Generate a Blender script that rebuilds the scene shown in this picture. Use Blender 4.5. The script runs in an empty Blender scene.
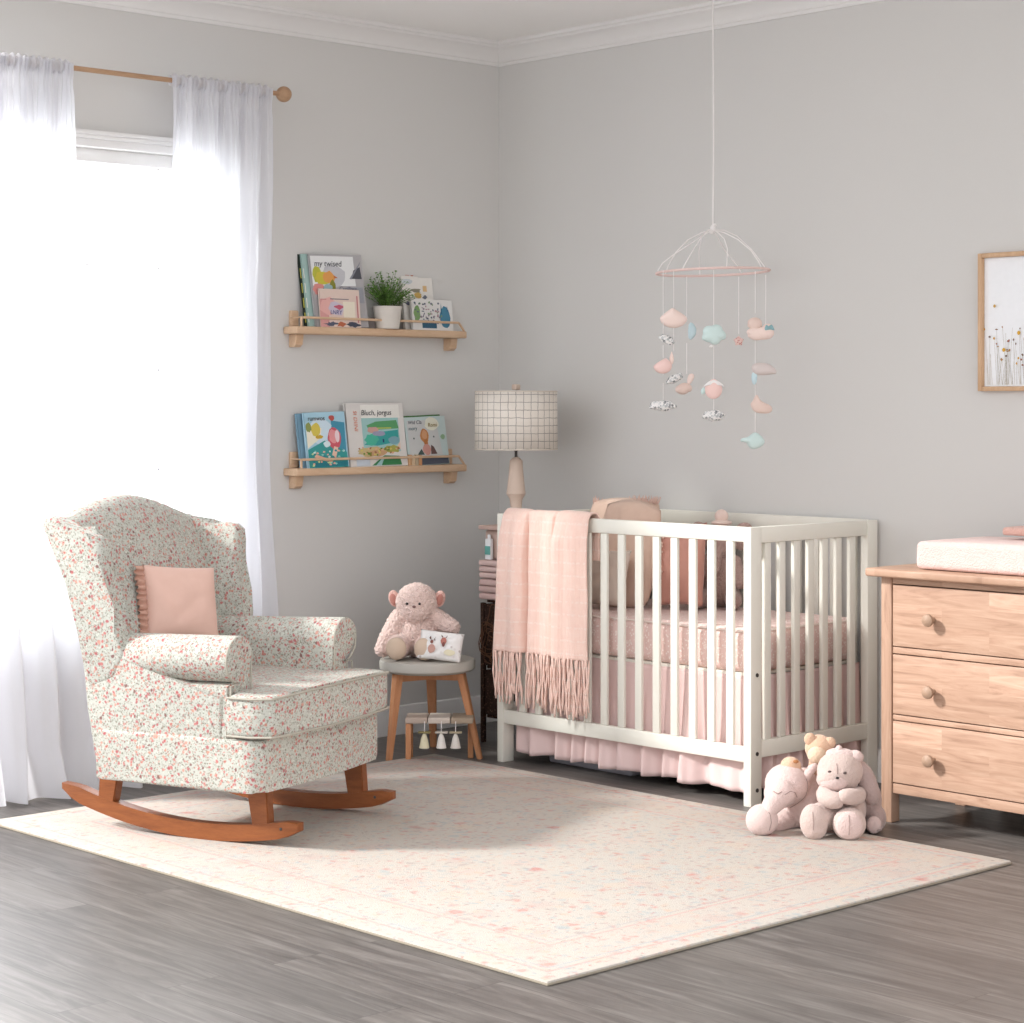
import bpy, bmesh, math, random
from mathutils import Vector, Matrix, noise, Euler
random.seed(7)
S = bpy.context.scene
COL = S.collection
PI = math.pi

# ---------------------------------------------------------------- camera
cam_d = bpy.data.cameras.new('camera'); cam = bpy.data.objects.new('camera', cam_d); COL.objects.link(cam)
cam.location = (6.388, -5.893, 1.38)
cam.rotation_euler = (PI/2, 0, math.atan2(.7309, .6826))
cam_d.sensor_width = 36; cam_d.sensor_fit = 'HORIZONTAL'; cam_d.lens = 36*2103/1024
cam_d.shift_y = -(511.5-404)/1024
cam_d.clip_end = 100
S.camera = cam
# ---------------------------------------------------------------- light
S.view_settings.view_transform = 'Standard'; S.view_settings.look = 'None'
S.view_settings.gamma = 1; S.view_settings.exposure = 0.60
S.view_settings.use_curve_mapping = False
w = bpy.data.worlds.new('sky'); S.world = w; w.use_nodes = True
nt = w.node_tree; nt.nodes.clear()
tc = nt.nodes.new('ShaderNodeTexCoord')
mr = nt.nodes.new('ShaderNodeMapRange'); mr.inputs['From Min'].default_value = .5; mr.inputs['From Max'].default_value = .95; mr.interpolation_type = 'SMOOTHSTEP'
mr.inputs['To Min'].default_value = 1.12; mr.inputs['To Max'].default_value = 11
bg = nt.nodes.new('ShaderNodeBackground'); bg.inputs[0].default_value = (.975, .98, 1, 1)
wo = nt.nodes.new('ShaderNodeOutputWorld')
vd = nt.nodes.new('ShaderNodeVectorMath'); vd.operation = 'DOT_PRODUCT'; vd.inputs[1].default_value = (-.75, .66, 0)   # the bright part of the sky lies beyond the window wall
nt.links.new(tc.outputs['Generated'], vd.inputs[0]); nt.links.new(vd.outputs['Value'], mr.inputs['Value'])
nt.links.new(mr.outputs[0], bg.inputs[1]); nt.links.new(bg.outputs[0], wo.inputs[0])
sun_d = bpy.data.lights.new('sun', 'SUN'); sun_d.energy = 2.9; sun_d.angle = math.radians(7); sun_d.color = (1, .98, .955)
sun = bpy.data.objects.new('sun', sun_d); COL.objects.link(sun); sun.location = (-3, -6, 4)
_e = math.radians(33)
sun.rotation_euler = Vector((.60*math.cos(_e), .80*math.cos(_e), -math.sin(_e))).to_track_quat('-Z', 'Y').to_euler()
S.cycles.use_denoising = True
S.cycles.max_bounces = 8; S.cycles.diffuse_bounces = 4; S.cycles.transparent_max_bounces = 12
S.cycles.sample_clamp_indirect = 6

# ---------------------------------------------------------------- helpers
class MB:
    def __init__(s): s.bm = bmesh.new()
    def box(s, x0, x1, y0, y1, z0, z1, bevel=.003, seg=2, mi=0, rot=None, piv=None):
        m = Matrix.Translation(((x0+x1)/2, (y0+y1)/2, (z0+z1)/2)) @ Matrix.Diagonal((abs(x1-x0), abs(y1-y0), abs(z1-z0), 1))
        if rot is not None:
            p = Vector(piv if piv else ((x0+x1)/2, (y0+y1)/2, (z0+z1)/2))
            m = Matrix.Translation(p) @ rot.to_4x4() @ Matrix.Translation(-p) @ m
        r = bmesh.ops.create_cube(s.bm, size=1, matrix=m)
        vs = r['verts']; fs = {f for v in vs for f in v.link_faces}
        for f in fs: f.material_index = mi
        if bevel:
            es = list({e for v in vs for e in v.link_edges})
            bmesh.ops.bevel(s.bm, geom=es, offset=bevel, segments=seg, profile=.5, affect='EDGES', clamp_overlap=True)
        return s
    def grid(s, f, nu, nv, mi=0, cu=False, cv=False):
        vs = [[s.bm.verts.new(f(i/(nu if cu else nu-1), j/(nv if cv else nv-1))) for j in range(nv)] for i in range(nu)]
        for i in range(nu if cu else nu-1):
            for j in range(nv if cv else nv-1):
                fc = s.bm.faces.new((vs[i][j], vs[(i+1) % nu][j], vs[(i+1) % nu][(j+1) % nv], vs[i][(j+1) % nv])); fc.material_index = mi
        return vs
    def loops(s, rings, mi=0, cap=True, closed=False):
        rs = [[s.bm.verts.new(p) for p in r] for r in rings]; n = len(rings[0])
        for a, b in zip(rs, rs[1:] + ([rs[0]] if closed else [])):
            for k in range(n):
                fc = s.bm.faces.new((a[k], a[(k+1) % n], b[(k+1) % n], b[k])); fc.material_index = mi
        if cap and not closed:
            for r in (rs[0][::-1], rs[-1]):
                fc = s.bm.faces.new(r); fc.material_index = mi
        return s
    def tube(s, pts, r, seg=8, mi=0, closed=False):
        pts = [Vector(p) for p in pts]; n = len(pts)
        rr = r if isinstance(r, (list, tuple)) else [r]*n
        rings = []; up = None
        for i, p in enumerate(pts):
            if closed: t = pts[(i+1) % n]-pts[i-1]
            else: t = pts[min(i+1, n-1)]-pts[max(i-1, 0)]
            t.normalize()
            if up is None: up = Vector((0, 0, 1)) if abs(t.z) < .9 else Vector((1, 0, 0))
            a = t.cross(up).normalized(); b = a.cross(t).normalized(); up = b
            rings.append([p+(a*math.cos(2*PI*k/seg)+b*math.sin(2*PI*k/seg))*rr[i] for k in range(seg)])
        return s.loops(rings, mi, True, closed)
    def lathe(s, prof, c=(0, 0, 0), seg=32, mi=0, cap=True):
        rings = [[(c[0]+r*math.cos(2*PI*k/seg), c[1]+r*math.sin(2*PI*k/seg), c[2]+z) for k in range(seg)] for r, z in prof]
        return s.loops(rings, mi, cap)
    def prism(s, poly, ax, a0, a1, bevel=0, seg=2, mi=0):
        def P(u, v, a): return {'x': (a, u, v), 'y': (u, a, v), 'z': (u, v, a)}[ax]
        n = len(poly)
        A = [s.bm.verts.new(P(u, v, a0)) for u, v in poly]; B = [s.bm.verts.new(P(u, v, a1)) for u, v in poly]
        fs = [s.bm.faces.new(A[::-1]), s.bm.faces.new(B)]
        for k in range(n): fs.append(s.bm.faces.new((A[k], A[(k+1) % n], B[(k+1) % n], B[k])))
        for f in fs: f.material_index = mi
        if bevel:
            es = list({e for f in fs[:2] for e in f.edges})
            bmesh.ops.bevel(s.bm, geom=es, offset=bevel, segments=seg, profile=.5, affect='EDGES', clamp_overlap=True)
        return s
    def ell(s, c, r, rot=(0, 0, 0), u=20, v=14, mi=0):
        if not isinstance(r, (tuple, list)): r = (r, r, r)
        m = Matrix.Translation(c) @ Euler(rot).to_matrix().to_4x4() @ Matrix.Diagonal((*r, 1))
        q = bmesh.ops.create_uvsphere(s.bm, u_segments=u, v_segments=v, radius=1, matrix=m)
        for f in {f for vv in q['verts'] for f in vv.link_faces}: f.material_index = mi
        return s
    def build(s, name, mat, parent=None, sub=0, solid=0, ang=38, remesh=0, fuzz=0, fs=60, smooth_it=0, floor0=False):
        bm = s.bm
        bmesh.ops.recalc_face_normals(bm, faces=bm.faces)
        for f in bm.faces: f.smooth = True
        for e in bm.edges:
            if len(e.link_faces) == 2:
                e.smooth = e.calc_face_angle(0) < math.radians(ang)
        me = bpy.data.meshes.new(name); bm.to_mesh(me); bm.free()
        for m in (mat if isinstance(mat, (list, tuple)) else [mat]): me.materials.append(m)
        o = bpy.data.objects.new(name, me); COL.objects.link(o)
        if solid:
            q = o.modifiers.new('t', 'SOLIDIFY'); q.thickness = solid; q.offset = 0
        if remesh:
            q = o.modifiers.new('r', 'REMESH'); q.mode = 'VOXEL'; q.voxel_size = remesh; q.use_smooth_shade = True
            q = o.modifiers.new('s', 'SMOOTH'); q.iterations = smooth_it or 4; q.factor = .5
        if sub:
            q = o.modifiers.new('u', 'SUBSURF'); q.levels = q.render_levels = sub
        if o.modifiers:
            dg = bpy.context.evaluated_depsgraph_get(); dg.update()
            m2 = bpy.data.meshes.new_from_object(o.evaluated_get(dg)); o.modifiers.clear(); o.data = m2
            m2.name = name; bpy.data.meshes.remove(me); me = m2
        if fuzz:
            ns = [v.normal.copy() for v in me.vertices]
            for v, n in zip(me.vertices, ns):
                d = noise.noise(v.co*fs)*.6+noise.noise(v.co*fs*2.3)*.4
                v.co += n*d*fuzz
        if floor0:
            for v in me.vertices: v.co.z = max(v.co.z, .0008)
        if parent: o.parent = parent
        return o

def tag(o, label, cat, group=None, kind=None):
    o['label'] = label; o['category'] = cat
    if group: o['group'] = group
    if kind: o['kind'] = kind
    return o
def thing(name, label, cat, loc=(0, 0, 0), rz=0, group=None, rot=None):
    o = bpy.data.objects.new(name, None); COL.objects.link(o); o.location = loc
    o.rotation_euler = rot if rot else (0, 0, rz); o.empty_display_size = .05
    return tag(o, label, cat, group)
def struct(o): o['kind'] = 'structure'; return o

# ---------------------------------------------------------------- materials
def lin(c):
    if isinstance(c, str):
        c = [int(c[i:i+2], 16)/255 for i in (0, 2, 4)]
    return tuple((x/12.92 if x <= .04045 else ((x+.055)/1.055)**2.4) for x in c[:3])+(1,)
class NT:
    def __init__(s, name):
        s.m = bpy.data.materials.new(name); s.m.use_nodes = True; s.t = s.m.node_tree
        s.b = s.t.nodes['Principled BSDF']; s.out = s.t.nodes['Material Output']
        s.co = s.n('ShaderNodeTexCoord').outputs['Object']
    def n(s, typ, **kw):
        x = s.t.nodes.new(typ)
        for k, v in kw.items(): setattr(x, k, v)
        return x
    def l(s, a, b): s.t.links.new(a, b)
    def val(s, inp, v):
        if hasattr(v, 'links') or hasattr(v, 'is_linked'): s.l(v, inp)
        else: inp.default_value = v
    def mapv(s, scale=(1, 1, 1), rot=(0, 0, 0), src=None):
        m = s.n('ShaderNodeMapping'); m.inputs['Scale'].default_value = scale; m.inputs['Rotation'].default_value = rot
        s.l(src or s.co, m.inputs[0]); return m.outputs[0]
    def noise(s, scale, detail=4, rough=.5, src=None, dist=0):
        x = s.n('ShaderNodeTexNoise'); x.inputs['Scale'].default_value = scale; x.inputs['Detail'].default_value = detail
        x.inputs['Roughness'].default_value = rough; x.inputs['Distortion'].default_value = dist
        s.l(src or s.co, x.inputs['Vector']); return x.outputs['Fac']
    def voro(s, scale, src=None, feature='F1', rand=1):
        x = s.n('ShaderNodeTexVoronoi'); x.feature = feature; x.inputs['Scale'].default_value = scale
        x.inputs['Randomness'].default_value = rand
        s.l(src or s.co, x.inputs['Vector']); return x
    def math(s, op, a, b=0, c=0):
        x = s.n('ShaderNodeMath', operation=op); s.val(x.inputs[0], a); s.val(x.inputs[1], b)
        if op in ('SMOOTHSTEP', 'MULTIPLY_ADD', 'COMPARE'): s.val(x.inputs[2], c)
        return x.outputs[0]
    def ramp(s, fac, stops, interp='LINEAR'):
        x = s.n('ShaderNodeValToRGB'); cr = x.color_ramp; cr.interpolation = interp
        while len(cr.elements) < len(stops): cr.elements.new(.5)
        for e, (p, c) in zip(cr.elements, stops):
            e.position = p; e.color = lin(c) if not isinstance(c, float) else (c, c, c, 1)
        s.l(fac, x.inputs[0]); return x.outputs[0]
    def mix(s, fac, a, b, blend='MIX'):
        x = s.n('ShaderNodeMix', data_type='RGBA', blend_type=blend)
        s.val(x.inputs[0], fac)
        for i, v in ((6, a), (7, b)):
            if isinstance(v, str): x.inputs[i].default_value = lin(v)
            elif isinstance(v, tuple): x.inputs[i].default_value = v
            else: s.l(v, x.inputs[i])
        return x.outputs[2]
    def bump(s, h, strength=.3, dist=.002):
        x = s.n('ShaderNodeBump'); x.inputs['Strength'].default_value = strength; x.inputs['Distance'].default_value = dist
        s.l(h, x.inputs['Height']); s.l(x.outputs[0], s.b.inputs['Normal'])
    def fin(s, color, rough=.7, spec=.3, sheen=0):
        i = s.b.inputs['Base Color']
        if isinstance(color, str): i.default_value = lin(color)
        elif isinstance(color, tuple): i.default_value = color
        else: s.l(color, i)
        s.val(s.b.inputs['Roughness'], rough); s.b.inputs['Specular IOR Level'].default_value = spec
        if sheen:
            s.b.inputs['Sheen Weight'].default_value = sheen; s.b.inputs['Sheen Roughness'].default_value = .5
        return s.m

def plain(name, c, rough=.7, spec=.3, var=.04, ns=8, bs=0, bstr=.2, bd=.002, sheen=0):
    n = NT(name); f = n.noise(ns, 3)
    a = lin(c); lo = tuple(x*(1-var) for x in a[:3])+(1,); hi = tuple(min(1, x*(1+var)) for x in a[:3])+(1,)
    col = n.mix(f, lo, hi)
    if bs: n.bump(n.noise(bs, 3), bstr, bd)
    return n.fin(col, rough, spec, sheen)
def plush_mat(name, c, c2=None, fs=130, strength=.9, bd=.004):
    n = NT(name); v = n.voro(fs); f = n.noise(25, 4)
    col = n.mix(f, lin(c2 or c), lin(c))
    n.bump(n.math('ADD', v.outputs['Distance'], n.noise(fs*1.7, 2)), strength, bd)
    return n.fin(col, .95, .1, .35)
def weave(name, c, c2=None, k=700, strength=.25):
    n = NT(name)
    wv = n.n('ShaderNodeTexWave', bands_direction='X'); wv.inputs['Scale'].default_value = k/6; n.l(n.co, wv.inputs[0])
    wz = n.n('ShaderNodeTexWave', bands_direction='Z'); wz.inputs['Scale'].default_value = k/6; n.l(n.co, wz.inputs[0])
    h = n.math('ADD', wv.outputs['Fac'], wz.outputs['Fac'])
    n.bump(h, strength, .0008)
    col = n.mix(n.noise(30, 5), lin(c2 or c), lin(c))
    return n.fin(col, .9, .15, .15)
def wood(name, c1, c2, scale=(1, 12, 12), ns=4, rough=.5, spec=.3):
    n = NT(name); v = n.mapv(scale)
    f = n.noise(ns, 6, .6, v, .6); g = n.noise(ns*6, 4, .7, v)
    k = n.math('MULTIPLY_ADD', g, .35, n.math('MULTIPLY', f, .75))
    n.bump(g, .12, .001)
    return n.fin(n.ramp(k, [(.3, c1), (.75, c2)]), rough, spec)

M = {}
M['wall'] = plain('wall_paint', 'd6d4d1', .85, .15, .01, 2, 260, .06, .001)
M['ceiling'] = plain('ceiling_paint', 'f9f8f6', .9, .1, .01, 2)
M['trim'] = plain('white_trim', 'e8e6e4', .45, .35, .01, 3)
M['crib'] = plain('cream_lacquer', 'e8e5da', .38, .4, .02, 5)
M['bolt'] = plain('dark_metal', '3a3632', .4, .5)
M['white_metal'] = plain('white_wire', 'f2eeec', .5, .3)
M['pink_ring'] = plain('pink_wrapped_ring', 'ead0ca', .8, .1, .08, 60, 300, .4)
M['peach'] = plain('peach_felt', 'f3ddd4', .9, .1, .04, 20, 220, .35, .001, .2)
M['mint'] = plain('mint_felt', 'd0e3e0', .9, .1, .04, 20, 220, .35, .001, .2)
M['coral'] = plain('coral_felt', 'f1d0c9', .9, .1, .04, 20, 220, .35, .001, .2)
M['taupe'] = plain('taupe_felt', 'd9cdc9', .9, .1, .04, 20, 220, .35, .001, .2)
M['tan_felt'] = plain('tan_felt', 'e8d0c5', .9, .1, .04, 20, 220, .35, .001, .2)
M['teal'] = plain('teal_ribbon', '8fb3b8', .8, .1)
M['blue_felt'] = plain('blue_felt', 'cadfe5', .9, .1, .04, 20)
M['honey'] = wood('honey_wood', '713c1d', '95582f', (2, 12, 12), 3, .38, .4)
M['beech'] = wood('light_wood', 'c8a585', 'dbbd9f', (10, 1.5, 10), 5, .5)
M['oak'] = wood('stool_wood', 'b07850', 'cf9670', (12, 12, 1.5), 4, .5)
M['rod'] = wood('curtain_rod_wood', 'a17f63', 'c09c7c', (10, 1.5, 10), 5, .5)
M['stool_top'] = plain('grey_painted_wood', 'b5b1a9', .5, .3, .04, 12)
M['frame_wood'] = wood('frame_wood', 'c09a78', 'd8b592', (10, 10, 1.5), 5, .5)
M['paper'] = plain('paper', 'f0f2f4', .8, .2, .01)
M['pages'] = plain('book_pages', 'e6e0d4', .9, .1)
M['lampbody'] = plain('blush_wood', 'd9c3b3', .5, .3, .03, 10)
M['pillow'] = weave('peach_linen', 'e6c1b3', 'e0b9aa', 800)
M['skirt'] = plain('pink_cotton', 'e6cbc7', .9, .1, .02, 6, 400, .2, .001)
M['pad'] = plush_mat('pink_terry', 'f2d6d0', 'e9c8c0', 180, .7, .004)
M['throw'] = None
M['eye'] = plain('black_bead', '241f1e', .25, .6)
M['grey_bin'] = plain('grey_plastic', 'a9a6ae', .6, .3)

# floor planks
def floor_mat():
    n = NT('grey_wood_planks')
    br = n.n('ShaderNodeTexBrick'); br.offset = .37; br.squash = 1
    br.inputs['Scale'].default_value = 1; br.inputs['Brick Width'].default_value = 1.35; br.inputs['Row Height'].default_value = .155
    br.inputs['Mortar Size'].default_value = .0012; br.inputs['Mortar Smooth'].default_value = .3
    br.inputs['Color1'].default_value = (0, 0, 0, 1); br.inputs['Color2'].default_value = (1, 1, 1, 1); br.inputs['Mortar'].default_value = (.5, .5, .5, 1)
    n.l(n.co, br.inputs['Vector'])
    off = n.n('ShaderNodeVectorMath', operation='MULTIPLY_ADD')
    n.l(br.outputs['Color'], off.inputs[0]); off.inputs[1].default_value = (7, 3, 5); n.l(n.co, off.inputs[2])
    v = n.mapv((.9, 10, 1), src=off.outputs[0])
    g = n.noise(2.2, 8, .65, v, 1.2); g2 = n.noise(9, 6, .7, n.mapv((1, 30, 1), src=off.outputs[0]), .3)
    k = n.math('ADD', n.math('MULTIPLY', g, .7), n.math('MULTIPLY', g2, .3))
    col = n.ramp(k, [(.3, '46423f'), (.45, '5f5a57'), (.56, '726d69'), (.72, '908b87')])
    sep = n.n('ShaderNodeSeparateColor'); n.l(br.outputs['Color'], sep.inputs[0])
    tint = n.ramp(sep.outputs[0], [(0, (.90, .90, .90)), (1, (.99, .985, .98))])
    col = n.mix(1, col, tint, 'MULTIPLY')
    col = n.mix(br.outputs['Fac'], col, '45413f')
    n.bump(k, .15, .001)
    return n.fin(col, n.math('MULTIPLY_ADD', g2, .2, .32), .4)
M['floor'] = floor_mat()

def floral():
    n = NT('floral_slipcover')
    n.co = n.mapv((1, 1, 1), (.5, .7, .3))
    nz = n.n('ShaderNodeTexNoise'); nz.inputs['Scale'].default_value = 40; n.l(n.co, nz.inputs['Vector'])
    dv = n.n('ShaderNodeVectorMath', operation='MULTIPLY_ADD'); n.l(nz.outputs['Color'], dv.inputs[0])
    dv.inputs[1].default_value = (.014, .014, .014); n.l(n.co, dv.inputs[2]); P = dv.outputs[0]
    base = n.mix(n.noise(60, 4), lin('b6b8ae'), lin('cbcbc3'))
    def layer(base, scale, thr, stops, prob, k=1.0):
        v = n.voro(scale, P); sc = n.n('ShaderNodeSeparateColor'); n.l(v.outputs['Color'], sc.inputs[0])
        e = n.n('ShaderNodeMapRange'); e.inputs['From Min'].default_value = thr; e.inputs['From Max'].default_value = thr*.55
        n.l(v.outputs['Distance'], e.inputs['Value'])
        m = n.math('MULTIPLY', n.math('MULTIPLY', e.outputs[0], k), n.math('LESS_THAN', sc.outputs[1], prob))
        return n.mix(m, base, n.ramp(sc.outputs[0], stops, 'CONSTANT'))
    c = layer(base, 190, .54, [(0, '8f8f82'), (.35, '8f9284'), (.6, 'a18f80'), (.8, '93867a')], .6, .85)
    c = layer(c, 125, .52, [(0, '88897b'), (.3, 'd0d3c8'), (.55, 'b0857b'), (.8, '8f817a')], .55, .85)
    c = layer(c, 76, .5, [(0, 'c27a76'), (.3, 'cb9688'), (.55, 'b46a6c'), (.75, 'c5907f'), (.9, '855f5c')], .52, .95)
    c = layer(c, 76, .24, [(0, 'a5545b'), (.5, 'ae5b60')], .22, .9)
    n.bump(n.noise(350, 2), .25, .001)
    return n.fin(c, .9, .12, .1)
M['floral'] = floral()
M['piping'] = plain('piping_cord', 'b3aea2', .9, .1, .15, 150)

def rug_mat(a, b):
    n = NT('vintage_rug')
    sp = n.n('ShaderNodeSeparateXYZ'); n.l(n.co, sp.inputs[0])
    d = n.math('MINIMUM', n.math('SUBTRACT', a, n.math('ABSOLUTE', sp.outputs[0])), n.math('SUBTRACT', b, n.math('ABSOLUTE', sp.outputs[1])))
    nz = n.n('ShaderNodeTexNoise'); nz.inputs['Scale'].default_value = 22; nz.inputs['Detail'].default_value = 4; n.l(n.co, nz.inputs['Vector'])
    dv = n.n('ShaderNodeVectorMath', operation='MULTIPLY_ADD'); n.l(nz.outputs['Color'], dv.inputs[0])
    dv.inputs[1].default_value = (.05, .05, .0); n.l(n.co, dv.inputs[2]); P = dv.outputs[0]
    base = n.mix(n.noise(3, 6, .6), lin('bdb6ad'), lin('cac4bc'))
    base = n.mix(n.math('MULTIPLY', n.noise(120, 4), .5), base, 'b9afa4')
    def spots(base, scale, thr, stops, prob, fade):
        v = n.voro(scale, P); sc = n.n('ShaderNodeSeparateColor'); n.l(v.outputs['Color'], sc.inputs[0])
        e = n.n('ShaderNodeMapRange'); e.inputs['From Min'].default_value = thr*1.25; e.inputs['From Max'].default_value = thr*.4
        n.l(v.outputs['Distance'], e.inputs['Value'])
        m = n.math('MULTIPLY', e.outputs[0], n.math('LESS_THAN', sc.outputs[1], prob))
        m = n.math('MULTIPLY', m, n.math('MULTIPLY', n.noise(90, 3), fade))
        return n.mix(m, base, n.ramp(sc.outputs[0], stops, 'CONSTANT'))
    c = spots(base, 9, .45, [(0, 'cfae a5'.replace(' ', '')), (.3, 'b4bbbb'), (.55, 'cdb7a2'), (.8, 'c0a09a')], .6, .7)
    c = spots(c, 26, .38, [(0, 'c09088'), (.3, 'a5adb0'), (.6, 'c9ae9a'), (.8, 'ad9e99')], .65, 1.3)
    c = spots(c, 60, .4, [(0, 'bd8f88'), (.3, '9fa8ab'), (.6, 'c5ab98'), (.8, 'a3958f')], .6, 1.3)
    c = spots(c, 7, .16, [(0, 'bf7a74'), (.5, 'c48a82'), (.8, '9fa9ad')], .5, 1.3)
    # wandering vine lines
    nv = n.noise(7, 4, .6, None, 1.0)
    vl = n.math('LESS_THAN', n.math('ABSOLUTE', n.math('SUBTRACT', nv, .5)), .008)
    c = n.mix(n.math('MULTIPLY', vl, .35), c, 'b7a9a5')
    def band(c, d0, w_, colr, k):
        m = n.math('LESS_THAN', n.math('ABSOLUTE', n.math('SUBTRACT', d, d0)), w_)
        m = n.math('MULTIPLY', m, n.math('MULTIPLY', n.noise(60, 3), k))
        return n.mix(m, c, colr)
    c = band(c, .06, .006, 'c9a19a', 1.2); c = band(c, .085, .004, 'a9adb0', 1.1)
    c = band(c, .235, .006, 'c9a19a', 1.1); c = band(c, .26, .004, 'b0a8a8', 1.0)
    c = band(c, .16, .065, 'c9b6ac', .3)
    n.bump(n.noise(260, 3), .7, .003)
    return n.fin(c, .95, .08)

def dresser_mat(name, axis='x'):
    n = NT(name)
    sp = n.n('ShaderNodeSeparateXYZ'); n.l(n.co, sp.inputs[0]); cb = n.n('ShaderNodeCombineXYZ')
    if axis == 'x': n.l(sp.outputs[0], cb.inputs[0]); n.l(n.math('ADD', sp.outputs[2], n.math('MULTIPLY', sp.outputs[1], .35)), cb.inputs[1])
    elif axis == 'top': n.l(sp.outputs[0], cb.inputs[0]); n.l(sp.outputs[1], cb.inputs[1])
    else: n.l(sp.outputs[2], cb.inputs[0]); n.l(sp.outputs[0], cb.inputs[1])
    br = n.n('ShaderNodeTexBrick'); br.offset = .43; br.inputs['Scale'].default_value = 1
    br.inputs['Brick Width'].default_value = .42; br.inputs['Row Height'].default_value = .066; br.inputs['Mortar Size'].default_value = .0003
    br.inputs['Color1'].default_value = (0, 0, 0, 1); br.inputs['Color2'].default_value = (1, 1, 1, 1); br.inputs['Mortar'].default_value = (.4, .4, .4, 1)
    n.l(cb.outputs[0], br.inputs['Vector'])
    off = n.n('ShaderNodeVectorMath', operation='MULTIPLY_ADD')
    n.l(br.outputs['Color'], off.inputs[0]); off.inputs[1].default_value = (5, 3, 7); n.l(cb.outputs[0], off.inputs[2])
    g = n.noise(2.4, 7, .62, n.mapv((1.5, 16, 1), src=off.outputs[0]), 1.6)
    col = n.ramp(g, [(.28, 'a58470'), (.45, 'bf9d88'), (.6, 'c9a994'), (.8, 'd6baa6')])
    sep = n.n('ShaderNodeSeparateColor'); n.l(br.outputs['Color'], sep.inputs[0])
    col = n.mix(1, col, n.ramp(sep.outputs[0], [(0, (.9, .88, .86)), (1, (1., .99, .98))]), 'MULTIPLY')
    n.bump(g, .1, .001)
    return n.fin(col, .5, .3)
M['dresser'] = dresser_mat('butcher_block_wood'); M['dresser_top'] = dresser_mat('butcher_block_top', 'top')
M['dresser_v'] = dresser_mat('butcher_block_upright', 'v')

def sheer():
    n = NT('sheer_white_curtain'); t = n.t
    n.t.nodes.remove(n.b)
    d = n.n('ShaderNodeBsdfDiffuse'); d.inputs[0].default_value = (.86, .86, .89, 1)
    tr = n.n('ShaderNodeBsdfTranslucent'); tr.inputs[0].default_value = (.86, .86, .90, 1)
    tp = n.n('ShaderNodeBsdfTransparent'); tp.inputs[0].default_value = (1, 1, 1, 1)
    m1 = n.n('ShaderNodeMixShader'); m1.inputs[0].default_value = .5; n.l(d.outputs[0], m1.inputs[1]); n.l(tr.outputs[0], m1.inputs[2])
    m2 = n.n('ShaderNodeMixShader'); m2.inputs[0].default_value = .07; n.l(m1.outputs[0], m2.inputs[1]); n.l(tp.outputs[0], m2.inputs[2])
    n.l(m2.outputs[0], n.out.inputs[0]); return n.m
M['sheer'] = sheer()
def glass():
    n = NT('window_glass'); n.t.nodes.remove(n.b)
    g = n.n('ShaderNodeBsdfGlossy'); g.inputs['Roughness'].default_value = .02
    tp = n.n('ShaderNodeBsdfTransparent'); tp.inputs[0].default_value = (.96, .98, .98, 1)
    m = n.n('ShaderNodeMixShader'); m.inputs[0].default_value = .05; n.l(tp.outputs[0], m.inputs[1]); n.l(g.outputs[0], m.inputs[2])
    n.l(m.outputs[0], n.out.inputs[0]); return n.m
M['glass'] = glass()
def shade_mat():
    n = NT('windowpane_check_linen'); sp = n.n('ShaderNodeSeparateXYZ'); n.l(n.co, sp.inputs[0])
    ang = n.math('MULTIPLY', n.math('ARCTAN2', sp.outputs[1], sp.outputs[0]), .17/.0315)
    z = n.math('MULTIPLY', sp.outputs[2], 1/.0315)
    wob = n.math('MULTIPLY', n.noise(30, 2), .25)
    def line(x, w_): return n.math('LESS_THAN', n.math('FRACT', n.math('ADD', x, wob)), w_)
    m = n.math('MAXIMUM', line(ang, .075), line(z, .075))
    f2 = n.math('MAXIMUM', n.math('MULTIPLY', line(n.math('MULTIPLY', ang, 6), .25), .3), n.math('MULTIPLY', line(n.math('MULTIPLY', z, 6), .25), .3))
    col = n.mix(f2, n.mix(n.noise(20, 4), lin('e4dbd0'), lin('f0eae2')), 'b9aca0')
    col = n.mix(n.math('MULTIPLY', m, .75), col, '776f68')
    return n.fin(col, .9, .1)
M['shade'] = shade_mat()
def throw_mat():
    n = NT('blush_knit_throw'); sp = n.n('ShaderNodeSeparateXYZ'); n.l(n.co, sp.inputs[0])
    a = n.math('SINE', n.math('MULTIPLY', sp.outputs[0], 480)); z = n.math('FRACT', n.math('MULTIPLY', sp.outputs[2], 1/.048))
    row = n.math('MULTIPLY', n.math('LESS_THAN', n.math('ABSOLUTE', n.math('SUBTRACT', z, .5)), .08), n.math('GREATER_THAN', n.noise(90, 2), .47))
    h = n.math('ADD', n.math('MULTIPLY', a, .25), n.math('ADD', n.math('MULTIPLY', row, .9), n.noise(160, 4)))
    n.bump(h, .5, .003)
    col = n.mix(n.noise(35, 4), lin('efc8ba'), lin('f7dacd'))
    col = n.mix(n.math('MULTIPLY', row, .6), col, 'f7dfd5')
    return n.fin(col, .95, .1, .3)
M['throw'] = throw_mat()
def quilt_mat():
    n = NT('pink_print_sheet')
    v = n.voro(90); c = n.mix(n.math('LESS_THAN', v.outputs['Distance'], .32), 'eacdc6', 'f6e6e0')
    v2 = n.voro(26); c = n.mix(n.math('MULTIPLY', n.math('LESS_THAN', v2.outputs['Distance'], .2), .6), c, 'f3e3db')
    n.bump(n.noise(60, 4), .4, .003)
    return n.fin(c, .92, .1, .1)
M['quilt'] = quilt_mat()
def print_mat(name, base, spots, scale=70, thr=.35):
    n = NT(name); v = n.voro(scale); sc = n.n('ShaderNodeSeparateColor'); n.l(v.outputs['Color'], sc.inputs[0])
    k = len(spots); col = n.ramp(sc.outputs[0], [(i/k, c) for i, c in enumerate(spots)], 'CONSTANT')
    m = n.math('LESS_THAN', v.outputs['Distance'], thr)
    return n.fin(n.mix(m, base, col), .9, .1)
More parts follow.
